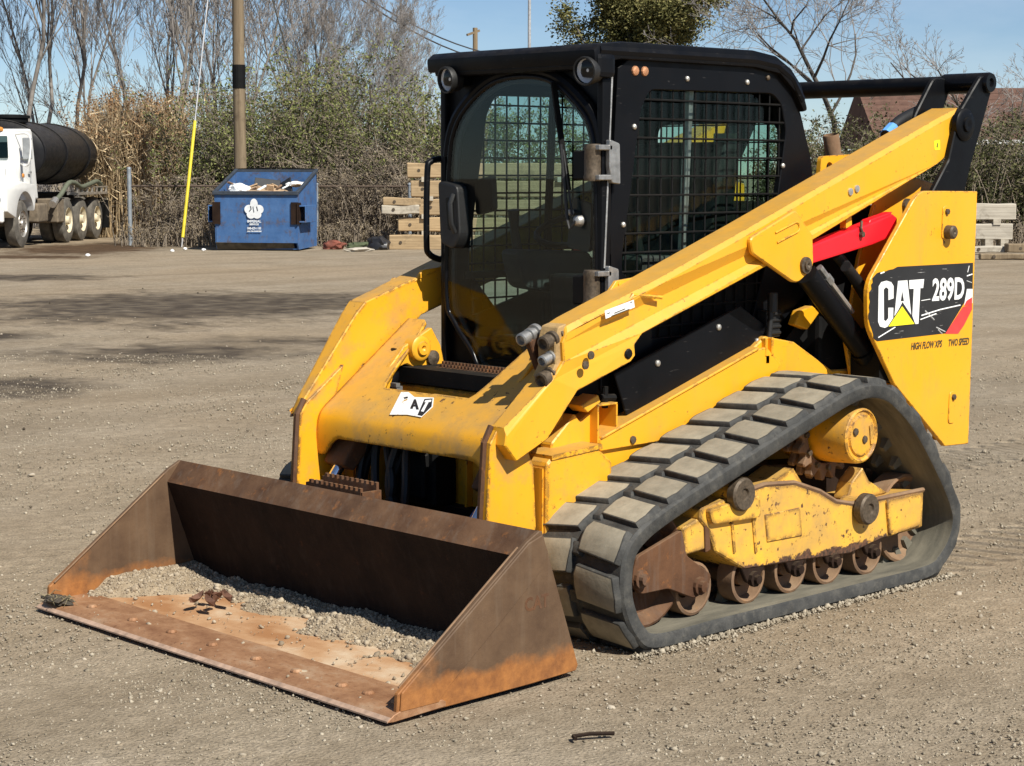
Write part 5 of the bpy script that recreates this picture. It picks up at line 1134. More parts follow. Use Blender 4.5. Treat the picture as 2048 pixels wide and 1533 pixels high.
# ================================================================== DUMPSTER
def blue_mat():
    n = NT('dumpster_blue', .6, 0, .3); c = n.ramp(n.noise(3, 6, .7), (.3, (.034, .095, .235)), (.7, (.072, .155, .325)))
    c = n.mix(n.ramp(n.noise(4.5, 7, .72), (.52, 0.), (.64, .75)), c, n.ramp(n.noise(16, 4), (.3, (.05, .045, .05)), (.7, (.14, .095, .08))))
    c = n.mix(n.ramp(n.noise(14, 5, .7, n.vec((1, 1, .15))), (.60, 0.), (.75, .5)), c, (.16, .12, .09)); n.col(c); n.bump(n.noise(3, 3), .4, .03); M['dumpster_blue'] = n.m
blue_mat(); simple('dumpster_dark', (.035, .045, .06), .6, 0, .3, 8); simple('muddy_steel', (.075, .062, .042), .9, 0, .5, 7, .3, 30)
dc = BG(513, 39.6); th = R_(9.5); back = FH*math.cos(th)+RH*math.sin(th); right = Vector((-back.y, back.x, 0)); right = right if right.dot(RH) > 0 else -right
DP = thing('dumpster', 'blue steel dumpster with slanted top full of rubbish', 'dumpster', (dc.x, dc.y, 0), math.atan2(right.y, right.x))
W2, DPH, H0, H1 = .90, 1.50, 1.20, 1.66      # local x right, y back
prof = [(.02, .16), (0, H0), (DPH, H1), (DPH+.04, .95), (DPH, .05), (.10, .02)]
bm = new()
for s in (1, -1): prism(bm, prof, s*W2, s*(W2-.03), axis='x')
front = [(.0, .16), (.0, H0), (.03, H0), (.03, .16)]; prism(bm, front, -W2+.03, W2-.03, axis='x')
prism(bm, [(DPH, .05), (DPH+.04, .95), (DPH, H1), (DPH-.03, H1), (DPH+.01, .95), (DPH-.03, .05)], -W2+.03, W2-.03, axis='x'); prism(bm, [(.10, .02), (DPH, .05), (DPH, .08), (.10, .05)], -W2+.03, W2-.03, axis='x')
DB = obj('bin_body', bm, 'dumpster_blue', DP)
bm = new(); prism(bm, [(.005, .16), (.10, .015), (.13, .02), (.03, .18)], -W2+.02, W2-.10, axis='x')
for v in bm.verts:
    v.co.y += .03*math.sin(v.co.x*3)
obj('bent_skirt', bm, 'muddy_steel', DP)
bm = new(); 
for s in (1, -1): box(bm, (s*W2, DPH/2, (H0+H1)/2+.01), (.07, math.hypot(DPH, H1-H0)+.06, .06), Matrix.Rotation(math.atan2(H1-H0, DPH), 3, 'X'))
box(bm, (0, -.01, H0), (2*W2+.07, .07, .08)); box(bm, (0, DPH, H1), (2*W2+.07, .06, .06)); bevel(bm, .008); obj('rim', bm, 'dumpster_dark', DP)
for s in (-1, 1):
    bm = new(); box(bm, (s*.46, DPH+.05, H1+.05), (.9, .05, .03), Matrix.Rotation(.03*s, 3, 'Y')); obj('lid_hinge', bm, 'black_matt', DP)
    bm = new(); prism(bm, [(DPH+.05, .62), (DPH+.10, .62), (DPH+.12, H1+.04), (DPH+.07, H1+.04)], s*.05, s*.88, axis='x'); obj('hanging_lid', bm, 'black_plastic', DP)
    # fork pocket
    bm = new(); x = s*(W2+.085)
    box(bm, (x, .45, .93), (.15, .80, .03)); box(bm, (x, .45, .60), (.15, .80, .03)); box(bm, (s*(W2+.155), .45, .765), (.02, .80, .36)); bevel(bm, .006); FP = obj('fork_pocket', bm, 'dumpster_blue', DP)
    bm = new(); prism(bm, [(-.06, .55), (-.06, 1.0), (.18, 1.0), (.18, .55)], s*(W2+.004), s*(W2+.03), axis='x'); box(bm, (s*(W2-.05), -.02, .78), (.16, .03, .46)); obj('pocket_flange', bm, 'rust_dark', FP)
    for z in (.35, 1.08):
        pass
simple('faded_white', (.74, .76, .76), .6, 0, .12, 14)
FRONTB = Matrix(((1, 0, 0, 0), (0, 0, -1, 0), (0, 1, 0, 0), (0, 0, 0, 1)))   # text plane facing -Y (local)
bm = new()
for cx, cz, rx, rz in ((0, .955, .085, .13), (-.11, .86, .10, .095), (.11, .86, .10, .095), (-.065, .75, .095, .085), (.065, .75, .095, .085), (0, .84, .10, .12)):
    vs_ = [bm.verts.new((cx-.03+rx*math.cos(2*math.pi*i/16), -.030-.0006*len(bm.faces), cz+rz*math.sin(2*math.pi*i/16))) for i in range(16)]; bm.faces.new(vs_)
for f in list(bm.faces): pass
LG = obj('emblem', bm, 'faded_white', DP, recalc=False)
bm = new(); tube(bm, [(-.10, -.036, .93), (-.09, -.036, .86), (-.13, -.036, .82)], .010, 4); tube(bm, [(.03, -.036, .92), (.05, -.036, .83)], .010, 4); tube(bm, [(-.05, -.036, .92), (-.03, -.036, .80)], .008, 4); obj('emblem_lines', bm, 'dumpster_dark', LG)
for body, z, sz, sx in (('IMPERIAL', .585, .075, 1.0), ('SERVICES', .53, .05, 1.0), ('848-629-1100', .44, .07, .75), ('CALL FOR DUMPSTERS', .39, .034, .9)):
    text_part('lettering', body, 'faded_white', DP, (-.03, -.031, z), sz, FRONTB, sx, .002, 0, .001, 'CENTER')
# rubbish: separate things lying in the bin
def rub(name, label, cat, bm, mat, x, y, z, rot=(0, 0, 0)):
    o = obj(name, bm, mat, None); m = Matrix.Translation((dc.x, dc.y, 0)) @ Matrix.Rotation(math.atan2(right.y, right.x), 4, 'Z')
    from mathutils import Euler
    o.matrix_world = m @ Matrix.Translation((x, y, z)) @ Euler(rot).to_matrix().to_4x4(); return tag(o, label, cat)
def sack(sx, sy, sz, seed):
    bm = new(); bmesh.ops.create_icosphere(bm, subdivisions=3, radius=1)
    for v in bm.verts:
        p = v.co.copy(); f = 1+mnoise.noise(p*1.7+Vector((seed, 0, 0)))*.35+mnoise.noise(p*5+Vector((seed, 3, 0)))*.14; v.co = Vector((p.x*sx*f, p.y*sy*f, p.z*sz*f))
    return bm
simple('plastic_white', (.78, .78, .76), .5, 0, .08, 8); simple('plastic_black', (.02, .02, .022), .4, 0, .3, 8); simple('lumber', (.50, .33, .19), .8, 0, .3, 14); simple('cardboard', (.36, .25, .15), .9, 0, .25, 8)
rub('trash_bag', 'white rubbish bag at the left end of the blue dumpster', 'bag', sack(.24, .24, .12, 1), 'plastic_white', -.52, .55, 1.27)
rub('trash_bag', 'white crumpled bag at the right end of the blue dumpster', 'bag', sack(.20, .20, .06, 4), 'plastic_white', .62, .85, 1.38)
def plank(l, w_, t): bm = new(); box(bm, (0, 0, 0), (l, w_, t)); bevel(bm, .006); return bm
simple('board_brown', (.20, .12, .07), .85, 0, .4, 14)
ORDB = ('leftmost brown', 'second from left white', 'third from left cardboard', 'fourth from left brown', 'middle white', 'sixth from left cardboard', 'seventh from left brown', 'eighth from left white', 'rightmost cardboard')
for k in range(9):
    x_ = -.70+k*.175; rub('scrap_board', ORDB[k]+' board end poking out of the dumpster load', 'board', plank(random.uniform(.18, .42), random.uniform(.05, .1), .03), ('board_brown', 'faded_white', 'cardboard')[k % 3], x_, .35+.5*random.random(), 1.27+.12*random.random(), (random.uniform(-.5, .5), random.uniform(-.4, .4), random.uniform(0, 3)))['group'] = 'board ends in the dumpster'
rub('lumber_offcut', 'upright pale lumber offcut in the middle of the dumpster', 'lumber', plank(.16, .04, .40), 'lumber', .20, .40, 1.18, (.35, .1, 0))
rub('trim_board', 'pale trim board lying along the front of the dumpster load', 'board', plank(.85, .07, .05), 'faded_white', -.22, .28, 1.20, (0, .06, .05))
rub('black_panel', 'black flat panel leaning in the middle of the dumpster', 'panel', plank(.55, .04, .42), 'plastic_black', 0, .80, 1.30, (-.5, .12, .2))
rub('black_panel', 'black flat panel leaning near the right of the dumpster', 'panel', plank(.40, .04, .40), 'plastic_black', .40, .78, 1.28, (-.5, -.5, -.3))
rub('rubbish_fill', 'brown mixed rubbish filling the blue dumpster below the rim', 'rubbish', sack(.80, .66, .36, 9), 'cardboard', 0, .76, .98)['kind'] = 'stuff'
# ================================================================== TIMBERS, FENCE, POLES
def wood_mat(name, a, b, grain=(.12, 1, 3)):
    n = NT(name, .85, 0, .2); f = n.noise(6, 6, .7, n.vec(grain))
    c = n.ramp(f, (.3, a), (.7, b)); c = n.mix(n.ramp(n.noise(3, 5, .7), (.55, 0.), (.72, .6)), c, (.09, .065, .04))
    c = n.mix(.6, c, n.ramp(n.objrand(), (0., (.75, .75, .78)), (1., (1.12, 1.08, 1.0))), 'MULTIPLY'); n.col(c); n.bump(f, .4, .01); M[name] = n.m
wood_mat('timber', (.27, .19, .105), (.52, .385, .225)); wood_mat('timber_grey', (.34, .30, .235), (.60, .55, .45)); wood_mat('pole_wood', (.15, .11, .07), (.30, .235, .15), (2.5, 2.5, .10))
def timber_mesh(l, h, d, seed):
    bm = new(); box(bm, (0, 0, h/2), (l, d, h)); bmesh.ops.subdivide_edges(bm, edges=[e for e in bm.edges if abs(e.verts[0].co.x-e.verts[1].co.x) > .1], cuts=9)
    for v in bm.verts: v.co += Vector((mnoise.noise(v.co*3+Vector((seed, 0, 0)))*.02, mnoise.noise(v.co*2.5+Vector((0, seed, 0)))*.022, mnoise.noise(v.co*2.5+Vector((0, 0, seed)))*.022))
    bevel(bm, .018, 1, 50); return bm
def timber(px0, px1, pyb, pyt, d, dep, label, mat='timber', name='timber_beam', seed=1, ang=0., group=None):
    l = (px1-px0)/FPX*d; z0, z1 = ZP(pyb, d), ZP(pyt, d); c = BG((px0+px1)/2, d)+FH*(dep/2)
    o = obj(name, timber_mesh(l, z1-z0, dep, seed*7.3), mat, None); o.location = (c.x, c.y, z0); o.rotation_euler = (0, 0, math.atan2(RH.y, RH.x)+ang)
    # dark bolt hole near the end
    bm = new(); lathe(bm, (-l/2+.26, -dep/2-.008, (z1-z0)/2), (0, -1, 0), [(-.02, .035), (.006, .033), (.006, .0)], 10); obj('bolt_end', bm, 'bolt_dark', o)
    return tag(o, label, 'timber', group)
DT = 40.6
timber(814, 1215, 356, 327, DT, .32, 'topmost tan timber of the stack behind the loader cab', seed=1)
timber(821, 1205, 394, 362, DT, .32, 'tan timber second from the top of the stack behind the cab', seed=2)
timber(837, 1210, 430, 399, DT, .32, 'tan timber third from the top of the stack behind the cab', seed=3)
timber(796, 1190, 463, 435, DT, .32, 'tan timber fourth from the top of the stack behind the cab', seed=4)
timber(777, 1200, 499, 470, DT-.2, .34, 'lowest tan timber of the stack behind the loader cab', seed=5)
timber(763, 838, 428, 410, DT-.1, .30, 'short grey timber block sticking out left of the tan stack', 'timber_grey', seed=6)
timber(765, 842, 411, 396, DT-.1, .34, 'short tan plank lying on the grey block left of the stack', 'timber', seed=7)
# spacer sticks between the layers
for k, (px, yb, yt) in enumerate(((850, 362, 356), (1120, 362, 356), (860, 399, 394), (1130, 399, 394), (850, 435, 430), (1100, 435, 430), (850, 470, 463), (1110, 470, 463))):
    c = BG(px, DT)+FH*.17; z0, z1 = ZP(yb+2, DT), ZP(yt-2, DT); bm = new(); box(bm, (0, 0, 0), (.14, .5, z1-z0)); o = obj('spacer_block', bm, 'timber_grey'); o.location = (c.x, c.y, (z0+z1)/2); o.rotation_euler = (0, 0, math.atan2(RH.y, RH.x))
    tag(o, '%s spacer block under the %s tan timber of the stack behind the cab' % (('left', 'right')[k % 2], ('topmost', 'second', 'third', 'fourth')[k//2]), 'spacer', 'spacer blocks in the timber stack')
# pale stack at the right edge
timber(1700, 2028, 438, 405, 39.5, .34, 'upper pale grey timber stacked behind the loader at right', 'timber_grey', seed=8)
timber(1690, 2022, 477, 445, 39.5, .34, 'lower pale grey timber stacked behind the loader at right', 'timber_grey', seed=9)
for k, (px, yb, yt) in enumerate(((1990, 447, 436), (1760, 447, 436), (1975, 492, 476), (2006, 492, 476), (1760, 492, 476))):
    c = BG(px, 39.5)+FH*.17; z0, z1 = ZP(yb, 39.5), ZP(yt, 39.5); bm = new(); box(bm, (0, 0, 0), (.16, .4, z1-z0)); o = obj('spacer_block', bm, 'timber_grey'); o.location = (c.x, c.y, (z0+z1)/2); o.rotation_euler = (0, 0, math.atan2(RH.y, RH.x))
    tag(o, ('right spacer block between the two pale timbers', 'left spacer block between the two pale timbers', 'middle small block under the lower pale timber', 'rightmost small block under the lower pale timber', 'leftmost small block under the lower pale timber')[k], 'spacer', 'spacer blocks under the pale timbers')
timber(1930, 2014, 502, 490, 38.5, .2, 'short pale plank on the ground under the pale timbers', 'timber_grey', seed=10)
timber(2012, 2110, 503, 485, 38.3, .25, 'brown log lying on the ground at the right edge', 'pole_wood', seed=11, ang=.06)
timber(1960, 2090, 517, 505, 36.0, .2, 'half buried brown board on the ground below the pale timbers', 'pole_wood', seed=12, ang=-.05)
# scrap beside the dumpster
simple('scrap_red', (.17, .05, .03), .8, 0, .4, 9, .4, 40); simple('scrap_green', (.06, .075, .035), .9, 0, .4, 9)
def scrap(name, label, px, d, sx, sy, sz, mat, seed, cat):
    o = obj(name, sack(sx, sy, sz, seed), mat, None, 30); p = BG(px, d); o.location = (p.x, p.y, sz*.55); return tag(o, label, cat)
scrap('scrap_metal', 'rusty red scrap metal lump beside the dumpster', 668, 40.4, .26, .22, .12, 'scrap_red', 3, 'scrap')
scrap('mossy_mound', 'low green mossy mound right of the rusty scrap', 722, 40.8, .36, .2, .09, 'scrap_green', 5, 'mound')
scrap('tyre_scrap', 'black tyre scrap beside the lowest tan timber', 757, 40.3, .22, .3, .18, 'plastic_black', 6, 'tyre')
scrap('concrete_lump', 'pale concrete lump on the ground in front of the mossy mound', 718, 39.4, .36, .14, .05, 'timber_grey', 8, 'concrete')
for k, (px, d) in enumerate(((408, 39.5), (371, 40.0), (345, 39.0), (176, 36.9))):
    scrap('white_rag', ['white rubbish scrap on the ground left of the dumpster', 'small white scrap at the foot of the yellow guy wire', 'tiny white scrap on the mud left of the guy wire', 'white stone lying in the brown mud before the truck'][k], px, d, .045, .04, .03, 'plastic_white', 10+k, 'scrap')
# utility pole with black band
def tapered(name, px, d, h, r0, r1, mat, label, cat):
    bm = new(); pts = [(mnoise.noise(Vector((0, 0, z*.4+px)))*.03, 0, z) for z in np.linspace(-.2, h, 12)]; tube(bm, pts, list(np.linspace(r0, r1, 12)), 14); o = obj(name, bm, mat, None, 40); p = BG(px, d); o.location = (p.x, p.y, 0); return tag(o, label, cat)
PO = tapered('utility_pole', 483, 43.5, 11, .150, .115, 'pole_wood', 'brown wooden utility pole with a black band behind the dumpster', 'pole')
bm = new(); cyl(bm, (0, 0, ZP(181, 43.5)), (0, 0, ZP(135, 43.5)), .150, seg=18); obj('black_band', bm, 'black_matt', PO)
simple('wire_grey', (.42, .42, .42), .5, .3); simple('guard_yellow', (.72, .58, .03), .5, 0, .15, 5); simple('wire_dark', (.05, .05, .055), .6)
def line(name, pts, r, mat, label, cat, parent=None):
    bm = new(); tube(bm, pts, r, 6); o = obj(name, bm, mat, parent, 60); return tag(o, label, cat) if label else o
a = BG(364, 41.2); top = BG(478, 43.5, 10.6); dirn = (top-a)
GW = line('guy_wire', [a, top], .016, 'wire_grey', 'pale guy wire with yellow guard slanting up to the utility pole', 'wire')
k0 = (ZP(265, 42)-0)/10.6; bm = new(); tube(bm, [a+dirn*.02, a+dirn*.26], .035, 8); obj('yellow_guard', bm, 'guard_yellow', GW)
line('guy_wire', [BG(600, 50, ZP(190, 50)), BG(545, 45, ZP(-15, 45))], .018, 'wire_grey', 'thin pale wire slanting down right of the utility pole', 'wire')
for k, (p0, p1, y0, y1_, lab) in enumerate(((700, 1060, -10, 128, 'upper dark power line sloping down to the far pole'), (640, 1050, -60, 118, 'lower dark power line sloping down to the far pole'))):
    A = BG(p0, 70, ZP(y0, 70)); B_ = BG(p1, 118, ZP(y1_, 118)); pts = [A.lerp(B_, t)-UP*(4*.9*t*(1-t)) for t in np.linspace(0, 1, 14)]
    line('power_line', pts, .034, 'wire_dark', lab, 'wire')
FPO = tapered('utility_pole', 950, 110, ZP(62, 110), .17, .14, 'pole_wood', 'small distant utility pole above the cab roof', 'pole')
bm = new(); p = ZP(72, 110); box(bm, (.15, 0, p), (1.0, .12, .12), Matrix.Rotation(.3, 3, 'Y')); obj('cross_arm', bm, 'pole_wood', FPO)
tapered('light_mast', 1057, 95, 16, .09, .07, 'wire_grey', 'thin grey mast rising behind the cab roof', 'mast')
# chain link fence at the reeds
FE = thing('chain_link_fence', 'rusty chain link fence with grey end post left of the dumpster', 'fence', tuple(BG(262, 42.3)), math.atan2(RH.y, RH.x))
simple('galv', (.33, .36, .38), .5, .5, .2, 8); simple('rail_rust', (.10, .07, .05), .8, .2)
ln = (820-262)/FPX*42.3
for k in range(4):
    bm = new(); cyl(bm, (k*ln/3, 0, -.1), (k*ln/3, 0, 1.36 if k else 1.70), .042 if k else .05, seg=12); lathe(bm, (k*ln/3, 0, 1.36 if k else 1.70), (0, 0, 1), [(0, .055), (.03, .05), (.05, 0)], 10); obj('fence_post', bm, 'galv', FE)
bm = new(); cyl(bm, (0, 0, 1.32), (ln, 0, 1.32), .022, seg=8); obj('top_rail', bm, 'rail_rust', FE)
bm = new()
for k in range(int(ln/.11)):
    for s in (1, -1):
        x0 = k*.11; x1 = x0+s*1.3*.6
        p, q = Vector((x0, .01*s, .04)), Vector((x1, .01*s, 1.31)); 
        if x1 < 0: q = p.lerp(q, x0/(x0-x1))
        if x1 > ln: q = p.lerp(q, (ln-x0)/(x1-x0))
        cyl(bm, p, q, .0022, seg=3, cap=False)
obj('wire_mesh', bm, 'rail_rust', FE)

# ================================================================== TREES AND BRUSH
def bark(name, a, b):
    n = NT(name, .9, 0, .15); n.col(n.ramp(n.noise(3, 5, .6), (.3, a), (.7, b))); M[name] = n.m
bark('bark_grey', (.12, .105, .09), (.26, .235, .21)); bark('bark_dark', (.05, .042, .036), (.11, .095, .08)); bark('twig_brown', (.17, .135, .10), (.30, .25, .19)); bark('twig_grey', (.20, .178, .16), (.34, .31, .285))
def leaf_mat(name, a, b, c):
    n = NT(name, .8, 0, .2); n.col(n.ramp(n.island(), (0., a), (.5, b), (1., c)))
    n.b.inputs['Subsurface Weight'].default_value = 0; M[name] = n.m
leaf_mat('leaf_green', (.060, .072, .020), (.145, .162, .050), (.245, .255, .095)); leaf_mat('leaf_evergreen', (.06, .062, .020), (.14, .135, .045), (.24, .215, .085)); leaf_mat('leaf_brown', (.10, .075, .046), (.21, .165, .105), (.31, .255, .17)); leaf_mat('reed_tan', (.26, .18, .095), (.46, .34, .195), (.62, .49, .31)); leaf_mat('reed_plume', (.16, .085, .040), (.27, .155, .075), (.37, .24, .13)); leaf_mat('leaf_vine', (.035, .04, .015), (.08, .083, .032), (.145, .14, .06))
def tubes_np(segs, sides):
    s = np.array(segs, float)                      # x0 y0 z0 x1 y1 z1 r0 r1
    p0, p1, r0, r1 = s[:, :3], s[:, 3:6], s[:, 6], s[:, 7]; d = p1-p0; d /= np.linalg.norm(d, axis=1)[:, None]+1e-9
    up = np.where(np.abs(d[:, 2:3]) < .9, [[0, 0, 1.]], [[1., 0, 0]]); x = np.cross(d, up); x /= np.linalg.norm(x, axis=1)[:, None]; y = np.cross(d, x)
    a = np.arange(sides)*2*np.pi/sides; ring = x[:, None]*np.cos(a)[None, :, None]+y[:, None]*np.sin(a)[None, :, None]
    V = np.stack([p0[:, None]+ring*r0[:, None, None], p1[:, None]+ring*r1[:, None, None]], 1)      # n,2,sides,3
    n = len(s); b = (np.arange(n)*2*sides)[:, None]; k = np.arange(sides)[None]; k2 = (k+1) % sides
    F = np.stack([b+k, b+k2, b+sides+k2, b+sides+k], -1).reshape(-1, 4); return V.reshape(-1, 3), F
def grow(seed, h, r0, spread=.55, levels=4, kids=(7, 6, 5, 4), upb=.5, trunk_frac=.35, wob=.14, lenf=.52):
    R = np.random.default_rng(seed); big, small = [], []
    def br(p, d, ln, r, lv):
        n = max(3, int(ln/(.55 if lv < 2 else .3))); n = min(n, 9); st = ln/n; pts = [p]; q = p; dd = d
        for i in range(n):
            dd = dd+R.normal(0, wob, 3)+np.array([0, 0, upb*.10]); dd /= np.linalg.norm(dd); nq = q+dd*st
            ra = r*(1-.82*i/n); rb = r*(1-.82*(i+1)/n); (big if ra > .022 else small).append((*q, *nq, max(ra, .0055), max(rb, .0045))); q = nq; pts.append(q)
        if lv >= levels: return
        for k in range(kids[min(lv, len(kids)-1)]):
            t = R.uniform(trunk_frac if lv == 0 else .15, 1); i = min(int(t*n), n-1); o = pts[i]+(pts[i+1]-pts[i])*(t*n-i)
            dl = pts[i+1]-pts[i]; dl = dl/np.linalg.norm(dl); a = R.normal(0, 1, 3); a -= dl*(a@dl); a /= np.linalg.norm(a)
            ang = R.uniform(.45, 1.0)*spread*1.5; nd = dl*np.cos(ang)+a*np.sin(ang); nd[2] += upb*.25; nd /= np.linalg.norm(nd)
            br(o, nd, ln*lenf*R.uniform(.65, 1.15)*(1-.35*t), r*(1-.75*t)*R.uniform(.45, .7), lv+1)
    br(np.array([0, 0, -.1]), np.array([R.normal(0, .05), R.normal(0, .05), 1.]), h, r0, 0)
    return big, small
def tree_proto(name, seed, h, r0, mb='bark_grey', mt='twig_grey', **kw):
    big, small = grow(seed, h, r0, **kw); t = bpy.data.objects.new(name, None); COL.objects.link(t)
    npobj('trunk', *tubes_np(big, 6), mb, t, True); npobj('crown', *tubes_np(small, 3), mt, t)
    return t
PROT = [tree_proto('bare_tree', 21, 11.5, .075, kids=(15, 8, 6, 4), spread=.42, upb=.9), tree_proto('bare_tree', 22, 12.5, .09, kids=(14, 8, 6, 4), spread=.5, upb=.7),
        tree_proto('bare_tree', 23, 10.0, .065, kids=(14, 8, 6, 4), spread=.40, upb=1.0, trunk_frac=.2), tree_proto('bare_tree', 24, 8.5, .06, kids=(15, 9, 7, 4), spread=.5, upb=.8, trunk_frac=.15)]
used = set(); LAB = {}
def plant(k, px, d, sc, rot, label, group=None, protos=PROT, dz=0.):
    o = protos[k] if (id(protos), k) not in used else copy_tree(protos[k]); used.add((id(protos), k))
    p = BG(px, d); o.location = (p.x, p.y, dz); o.scale = (sc, sc, sc); o.rotation_euler = (0, 0, rot); LAB.setdefault(label, []).append((px, o)) if group else None
    return tag(o, label, 'tree', group)
G1 = 'bare trees behind the tank truck'; lab1 = 'tall leafless grey tree in the wood behind the tank truck'
for k, px, d, sc, r in ((1, 28, 52, 1.0, .3), (0, 62, 55, 1.05, 1.2), (2, 108, 58, 1.0, 2.2), (1, -50, 56, 1.1, 4.0), (0, 150, 64, 1.1, 5.0), (3, 195, 66, 1.2, 3.0)): plant(k, px, d, sc, r, lab1, G1)
G2 = 'bare trees behind the reeds'; lab2 = 'slender leafless tree rising behind the brown reeds'
for k, px, d, sc, r in ((0, 268, 49, .95, .4), (2, 300, 54, 1.0, 2.0), (3, 345, 57, 1.15, 3.9), (1, 385, 62, .95, 1.0), (3, 425, 58, 1.2, .2)): plant(k, px, d, sc, r, lab2, G2)
G3 = 'bare trees behind the utility pole'; lab3 = 'thin leafless tree in the brush behind the utility pole'
for k, px, d, sc, r in ((2, 455, 55, .9, 1.4), (3, 520, 54, 1.0, 2.9), (0, 545, 60, .85, .1), (3, 575, 57, .95, 5.5), (3, 615, 60, .85, 1.7)): plant(k, px, d, sc, r, lab3, G3)
plant(2, -150, 60, 1.1, 2.0, 'leafless tree standing apart left of the tank truck, nearer one'); plant(0, -270, 58, 1.0, 1.0, 'leafless tree standing apart farthest left of the tank truck')
plant(3, 725, 47, .62, 2.2, 'dark crooked leafless tree left of the loader cab'); plant(3, 805, 49, .60, 4.2, 'leafless tree close beside the cab top left'); 
G5 = 'low bare trees left of the cab'
for k, px, d, sc, r in ((2, 690, 58, .62, .5), (3, 770, 60, .68, 3.3), (2, 840, 62, .60, 1.5), (3, 870, 56, .56, 5.), (3, 650, 62, .7, 2.)): plant(k, px, d, sc, r, 'low leafless scrub tree in the thicket left of the cab', G5)
P2 = [tree_proto('bare_tree', 31, 7.2, .115, 'bark_dark', 'twig_grey', kids=(10, 8, 6, 4), spread=.85, upb=.55, trunk_frac=.42, wob=.2, lenf=.62), tree_proto('bare_tree', 33, 6.6, .10, 'bark_dark', 'twig_grey', kids=(9, 7, 5, 3), spread=.7, upb=.6, trunk_frac=.4, wob=.18, lenf=.5)]
plant(0, 1680, 50, 1.0, .8, 'wide spreading leafless tree behind the black cross tube', None, P2)
plant(1, 1905, 56, 1.0, 1.8, 'thin sparse leafless tree above the rear link of the loader', None, P2)
plant(1, 1990, 52, 1.05, 4.0, 'sparse leafless tree at the upper right corner', None, P2); plant(1, 2090, 58, 1.1, 2.7, 'leafless tree at the far right edge behind the brown building', None, P2)
# trees of one stand are told apart by their order from the left
ORD = ('leftmost', 'second', 'third', 'fourth', 'fifth', 'sixth', 'seventh', 'eighth')
for lab, lst in LAB.items():
    for k, (px, o) in enumerate(sorted(lst, key=lambda t: t[0])): o['label'] = ORD[k]+(' ' if k == 0 else ' from the left ')+lab
def leaves_np(P, size, R, flat=0., asp=.55):
    n = len(P); a = R.normal(0, 1, (n, 3)); a[:, 2] *= 1-flat; a /= np.linalg.norm(a, axis=1)[:, None]; b = R.normal(0, 1, (n, 3)); b -= a*(a*b).sum(1)[:, None]; b /= np.linalg.norm(b, axis=1)[:, None]
    s = size*R.uniform(.6, 1.4, (n, 1)); V = np.stack([P-a*s, P+b*s*asp, P+a*s, P-b*s*asp], 1); F = np.arange(n*4).reshape(n, 4); return V.reshape(-1, 3), F
# evergreen crown above the cab
def leafy_tree(name, px, d, h, r0, seed, nleaf, lsize, mat, label, crown_lo=.3, **kw):
    big, small = grow(seed, h, r0, **kw); t = bpy.data.objects.new(name, None); COL.objects.link(t); R = np.random.default_rng(seed+1)
    npobj('trunk', *tubes_np(big+small[::3], 5), 'bark_grey', t, True)
    S_ = np.array(small); S_ = S_[S_[:, 5] > crown_lo*h]; k = R.integers(0, len(S_), nleaf//10); c = S_[k, 3:6]; P = (c[:, None]+R.normal(0, .16, (len(c), 10, 3))).reshape(-1, 3)
    npobj('crown', *leaves_np(P, lsize, R), mat, t); p = BG(px, d); t.location = (p.x, p.y, 0); return tag(t, label, 'tree')
EV = leafy_tree('evergreen_tree', 1240, 60, 8.2, .20, 41, 100000, .042, 'leaf_evergreen', 'dense olive green evergreen tree above the loader cab', .32, kids=(20, 9, 6, 4), spread=.62, upb=.55, trunk_frac=.25, lenf=.40)
EV.scale = (1.3, 1.3, 1.05)
# thickets: arching stems with leaves, joined as one mass each
def thicket(name, label, spots, seed, stems, leaf_n, leaf_s, mat_l, mat_t, lean=.55):
    R = np.random.default_rng(seed); segs = []; LP = []
    for px, d, h, wd in spots:
        c = np.array(BG(px, d))
        for k in range(stems):
            o = c+np.array(RH)*R.normal(0, wd*.45)+np.array(FH)*R.normal(0, wd*.35); hh = h*R.uniform(.45, 1.05); a = R.uniform(0, 6.28); ln = R.uniform(.1, lean)*hh; dx = np.array([math.cos(a), math.sin(a), 0])
            prev = o; n = 6; pts = [o]
            for i in range(1, n+1):
                t = i/n; q = o+dx*ln*t**1.7+np.array([0, 0, hh*math.sin(t*1.45)/math.sin(1.45)])+R.normal(0, .05, 3)*hh*.3; rr = .016*(1-.75*t)*R.uniform(.6, 1.5); segs.append((*prev, *q, rr*1.2, rr)); prev = q; pts.append(q)
            pts = np.array(pts)
            for j in range(9):
                t = R.uniform(.2, 1)*n; i = min(int(t), n-1); b = pts[i]+(pts[i+1]-pts[i])*(t-i); dv = R.normal(0, 1, 3); dv[2] = abs(dv[2])*.5; dv /= np.linalg.norm(dv); e = b+dv*R.uniform(.2, .6)*hh*.28; segs.append((*b, *e, .0065, .003))
                e2 = b+(e-b)*.6+R.normal(0, .12, 3)*hh*.3; segs.append((*(b+(e-b)*.5), *e2, .005, .003))
                m = R.poisson(leaf_n)
                if m: LP.append(b+(e-b)*R.uniform(0, 1.1, (m, 1))+R.normal(0, .06, (m, 3)))
    o = npobj(name, *tubes_np(segs, 3), mat_t); tag(o, label, 'brush', kind='stuff')
    lf = npobj('foliage', *leaves_np(np.vstack(LP), leaf_s, R), mat_l, o); lf['kind'] = 'stuff'; return o
R = np.random.default_rng(5)
